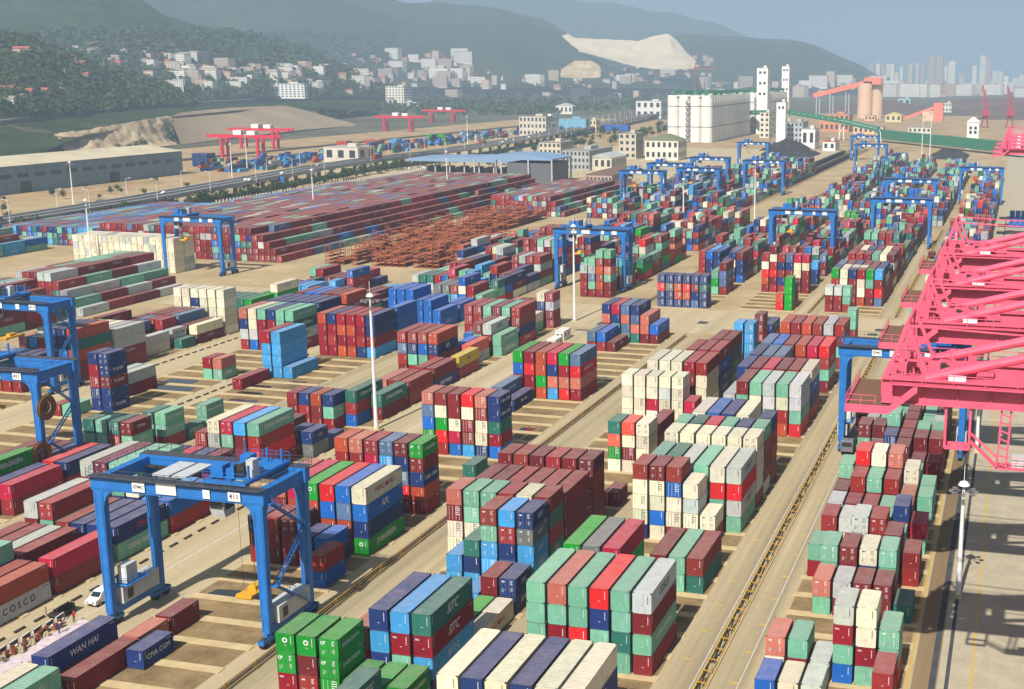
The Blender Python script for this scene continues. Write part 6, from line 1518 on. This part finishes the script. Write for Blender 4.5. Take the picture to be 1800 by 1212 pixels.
# ------------------------------------------------------------------ trees
def leaf_mat(name, c1, c2):
    m, t, b, N = nmat(name); L = t.links.new; tc = N('ShaderNodeTexCoord'); n = N('ShaderNodeTexNoise'); n.inputs['Scale'].default_value = .35; n.inputs['Detail'].default_value = 4; L(tc.outputs['Object'], n.inputs['Vector'])
    r = N('ShaderNodeValToRGB'); e = r.color_ramp.elements; e[0].position = .35; e[0].color = (*c1, 1); e[1].position = .68; e[1].color = (*c2, 1); L(n.outputs['Fac'], r.inputs[0]); L(r.outputs[0], b.inputs['Base Color'])
    b.inputs['Roughness'].default_value = .8; b.inputs['Specular IOR Level'].default_value = .1; return m
M_LEAF = leaf_mat('foliage', (.022, .045, .014), (.07, .105, .03)); M_BARK = paint('bark', (.07, .05, .035), .9)
def crown(mb, c, r, n, rr, flat=.75, leaf=.42):
    """leaf clumps spread through an uneven volume"""
    lobes = [(Vector((rr.gauss(0, .42), rr.gauss(0, .42), rr.gauss(0, .3))), rr.uniform(.45, .75)) for _ in range(5)]
    for _ in range(n):
        l, lr = rr.choice(lobes); d = Vector((rr.gauss(0, 1), rr.gauss(0, 1), rr.gauss(0, 1))).normalized()
        p = Vector(c)+Vector(((l.x+d.x*lr)*r, (l.y+d.y*lr)*r, (l.z+d.z*lr)*r*flat))
        s = r*leaf*rr.uniform(.5, 1.1); nrm = (d+Vector((rr.uniform(-.7, .7), rr.uniform(-.7, .7), rr.uniform(-.2, .9)))).normalized()
        a = nrm.orthogonal().normalized()*s; b = nrm.cross(a)
        k = rr.uniform(.5, 1.0); mb.face((p-a, p-b*k, p+a*rr.uniform(.6, 1), p+b*k))
rt = random.Random(12)
TREES = []
for k in range(5):
    rr = random.Random(40+k); tr = MB(); tr.tube((0, 0, 0), (0, 0, 2.4), .24, .15, n=6)
    for q in range(4): a = q*1.6; tr.tube((0, 0, 1.7+q*.25), (math.cos(a)*1.3, math.sin(a)*1.3, 3.4+q*.3), .1, .04, n=5)
    cr_ = MB(); crown(cr_, (0, 0, 4.2), 2.6, 150, rr, .9, .26); TREES.append((tr.mesh('trunk', M_BARK), cr_.mesh('crown', M_LEAF, fix=False)))
ntree = 0
def tree(x, y, z, s, label, group):
    global ntree
    t, c = TREES[rt.randrange(5)]; o = empty('tree', (x, y, z), rt.uniform(0, 6)); o.scale = (s, s, s*rt.uniform(.85, 1.2)); link('trunk', t, o); link('crown', c, o); tag(o, label, 'tree', group); ntree += 1
for k in range(150):
    y = 480+k*3.6+rt.uniform(-2, 2); x = -446+rt.uniform(-5, 4)-(max(0, y-700)*.12 if y < 900 else 24)+max(0, y-930)*.05
    tree(x, y, 0, rt.uniform(.75, 1.25), 'bushy green tree in the hedge line along the elevated highway', 'trees along the highway')
for k in range(70):
    t = rt.random(); p = W(850+340*t, 290-62*t+rt.uniform(-10, 8)); tree(p.x, p.y, 0, rt.uniform(1.0, 1.7), 'green tree in the belt running up to the silo block', 'trees in the belt before the silos')
for k in range(40):
    p = W(rt.uniform(-10, 330), 0) if False else Vector((rt.uniform(-585, -470), rt.uniform(420, 760), 0)); tree(p.x, p.y, 0, rt.uniform(.5, .9), 'low green shrub on the verge between warehouse and highway', 'shrubs on the highway verge')
for px, py, s in ((282, 232, 2.6), (268, 245, 2.2), (300, 240, 2.4), (255, 258, 1.6), (240, 262, 1.4), (225, 262, 1.3), (295, 250, 2), (310, 246, 1.8), (150, 262, 1.5), (130, 258, 1.8), (205, 262, 1.2), (20, 240, 1.8), (40, 236, 1.8), (75, 228, 1.8), (10, 262, 1.4), (110, 240, 1.6)):
    h = hit(px, py+4); p = h[0]; tree(p.x, p.y, p.z-.5, s*1.15, 'dark tree in front of the pale rock cutting' if px > 200 else 'dark tree around the red roofed houses under the road wall', 'trees below the hillside road')
# hillside woods: one mass of leafy crowns set on the slopes
def wood(name, regions, seed, label, rmin, rmax, nq):
    rr = random.Random(seed); mb = MB(); n = 0
    for (x0, x1, y0, y1, cnt_) in regions:
        for _ in range(cnt_):
            h = hit(rr.uniform(x0, x1), rr.uniform(y0, y1))
            if h is None or h[0].z < 3 and h[1] < 2400: continue
            p, dist = h; g = mn.noise(p*.012)
            if g < -.22 and rr.random() < .8: continue
            r = rr.uniform(rmin, rmax)*max(.8, min(2.2, dist/1300)); crown(mb, (p.x, p.y, p.z+r*.55), r, nq, rr, .8, .5); n += 1
    o = mb.build(name, M_LEAF, fix=False); tag(o, label, 'woodland', kind='stuff'); print(name, n)
wood('woodland', [(-30, 345, 62, 205, 3200), (0, 330, 150, 200, 900)], 3, 'dark green wood covering the near hillside', 3.0, 6.0, 30)
wood('woodland', [(240, 690, 60, 170, 2600), (330, 1180, 150, 196, 1500), (560, 980, 175, 215, 500)], 4, 'green wood and orchard patches around the village on the farther slopes', 3.5, 6.5, 16)
# ------------------------------------------------------------------ village and town
HW_ = [((214, 196, 172), (178, 96, 84)), ((226, 222, 212), (150, 140, 130)), ((196, 172, 150), (170, 84, 74)), ((186, 168, 156), (146, 132, 124)), ((236, 232, 222), (176, 168, 158))]
def house_mesh(k, w, d, h, gable):
    wc, rc_ = HW_[k]; mb = MB(); mb.box(-w/2, -d/2, -3, w/2, d/2, h); mb.mi = 1
    if gable: mb.prism([(-d/2-.4, h), (d/2+.4, h), (0, h+d*.26)], 'x', -w/2-.4, w/2+.4)
    else: mb.box(-w/2-.2, -d/2-.2, h, w/2+.2, d/2+.2, h+.4)
    mb.mi = 2; n = max(2, int(w/3.2)); fl = max(1, int(h/3.0))
    for j in range(fl):
        for i in range(n): x = -w/2+w*(i+.3)/n; mb.box(x, -d/2-.1, j*3+1, x+w/n*.4, -d/2-.02, j*3+2.3)
    return mb.mesh('house' if gable else 'apartment_block', [wallmat(wc), roofmat(rc_), M_WIN])
HS = [house_mesh(k, 12, 8, 4.2, True) for k in (0, 2, 1)]+[house_mesh(k, 10, 8, 6.5, k % 2 == 0) for k in (2, 3, 4)]
AP = [house_mesh(k, w, 12, h, False) for k, w, h in ((3, 24, 17), (1, 30, 18), (0, 18, 15), (2, 22, 20), (4, 34, 17))]
rh = random.Random(21)
def town(x0, x1, y0, y1, n, meshes, smin, smax, label, cat, group, zmax=999):
    k = 0; tries = 0
    while k < n and tries < n*6:
        tries += 1; h = hit(rh.uniform(x0, x1), rh.uniform(y0, y1))
        if h is None or h[0].z > zmax: continue
        o = link(cat.replace(' ', '_'), rh.choice(meshes), None, h[0]); s = rh.uniform(smin, smax); o.scale = (s, s, s); o.rotation_euler = (0, 0, rh.choice((0, .2, -.2, .45, -.4, 1.6))); tag(o, label, cat, group); k += 1
town(5, 150, 95, 185, 16, HS[:3], 1.0, 1.5, 'red roofed house among trees on the near hillside', 'house', 'houses on the near hillside')
town(50, 135, 66, 90, 4, HS, 1.1, 1.6, 'house near the top of the near wooded hill', 'house', 'houses on the hilltop')
town(130, 330, 78, 128, 46, HS, 1.2, 1.8, 'small house of the terraced village above the near hill', 'house', 'village houses on the slope')
town(260, 400, 112, 150, 34, HS[3:]+AP[:3], 1.0, 1.6, 'tan apartment house in the lower village on the left', 'apartment block', 'apartments in the lower village')
town(300, 600, 128, 164, 48, AP, .8, 1.3, 'flat roofed apartment block along the valley at the left', 'apartment block', 'valley apartment blocks')
town(590, 830, 98, 165, 90, HS+AP[:2], 1.1, 1.9, 'tiny village building on the slope in the middle distance', 'house', 'middle distance village')
town(760, 1180, 128, 178, 90, HS+AP, 1.0, 1.9, 'tiny pale building in the valley below the quarry', 'house', 'valley buildings below the quarry')
town(1090, 1250, 100, 150, 40, HS, 1.4, 2.2, 'tiny house near the quarry foot', 'house', 'houses at the quarry foot')
town(1220, 1800, 150, 172, 120, HS[3:]+AP, 1.2, 2.6, 'tiny hazy building of the city edge on the right', 'building', 'city edge buildings')
for a in (p0_ for p0_ in ((22, 262), (44, 256))): pass
for px, py, rz, lb in ((33, 262, .9, 'tan house with red tiled roof under the road wall, left one'), (50, 256, .9, 'tan house with red tiled roof under the road wall, middle one'), (100, 252, .9, 'tan house with red tiled roof under the road wall, right one')):
    h = hit(px, py); o = link('house', HS[0], None, h[0]+Vector((0, 0, 1))); o.scale = (1.6,)*3; o.rotation_euler = (0, 0, rz); tag(o, lb, 'house')
# city skyline
TW = [house_mesh(k, w, 20, h, False) for k, w, h in ((1, 28, 90), (4, 24, 90), (3, 30, 90), (0, 26, 90))]
for px, top, wpx in ((1532, 112, 7), (1543, 112, 8), (1552, 114, 6), (1560, 112, 8), (1568, 113, 7), (1575, 128, 9), (1584, 118, 6), (1600, 112, 7), (1612, 110, 6), (1622, 112, 6), (1637, 99, 10), (1650, 99, 10), (1662, 116, 5), (1672, 108, 11), (1690, 132, 8), (1712, 116, 8), (1726, 98, 9), (1736, 104, 7), (1748, 124, 8), (1757, 126, 8), (1768, 134, 8), (1784, 138, 9), (1795, 132, 8)):
    Y = rh.uniform(5600, 7200); b = WY(px, 152, Y); t = WY(px, top, Y); s = FPX/proj(b)[2]; o = link('tower_block', rh.choice(TW), None, (b.x, Y, 0)); hh = t.z
    o.scale = (wpx/s/26, 1.5, hh/90); tag(o, 'hazy high-rise in the distant city skyline on the right', 'tower block', 'distant city towers')
# ------------------------------------------------------------------ air
hz = MB(); hz.box(-33000, -700, -1.2, 33000, 47000, 760); hzo = hz.build('haze', None); hzo.data.materials.clear()
m = bpy.data.materials.new('haze_air'); m.use_nodes = True; t = m.node_tree
for n in list(t.nodes):
    if n.type == 'BSDF_PRINCIPLED': t.nodes.remove(n)
vo = t.nodes.new('ShaderNodeVolumePrincipled'); vo.inputs['Color'].default_value = (.58, .78, .99, 1); vo.inputs['Density'].default_value = .00018; vo.inputs['Anisotropy'].default_value = .1
t.links.new(vo.outputs[0], t.nodes['Material Output'].inputs['Volume']); m.cycles.volume_sampling = 'DISTANCE'
hzo.data.materials.append(m); tag(hzo, 'pale blue haze in the air over the port', 'haze', kind='stuff')
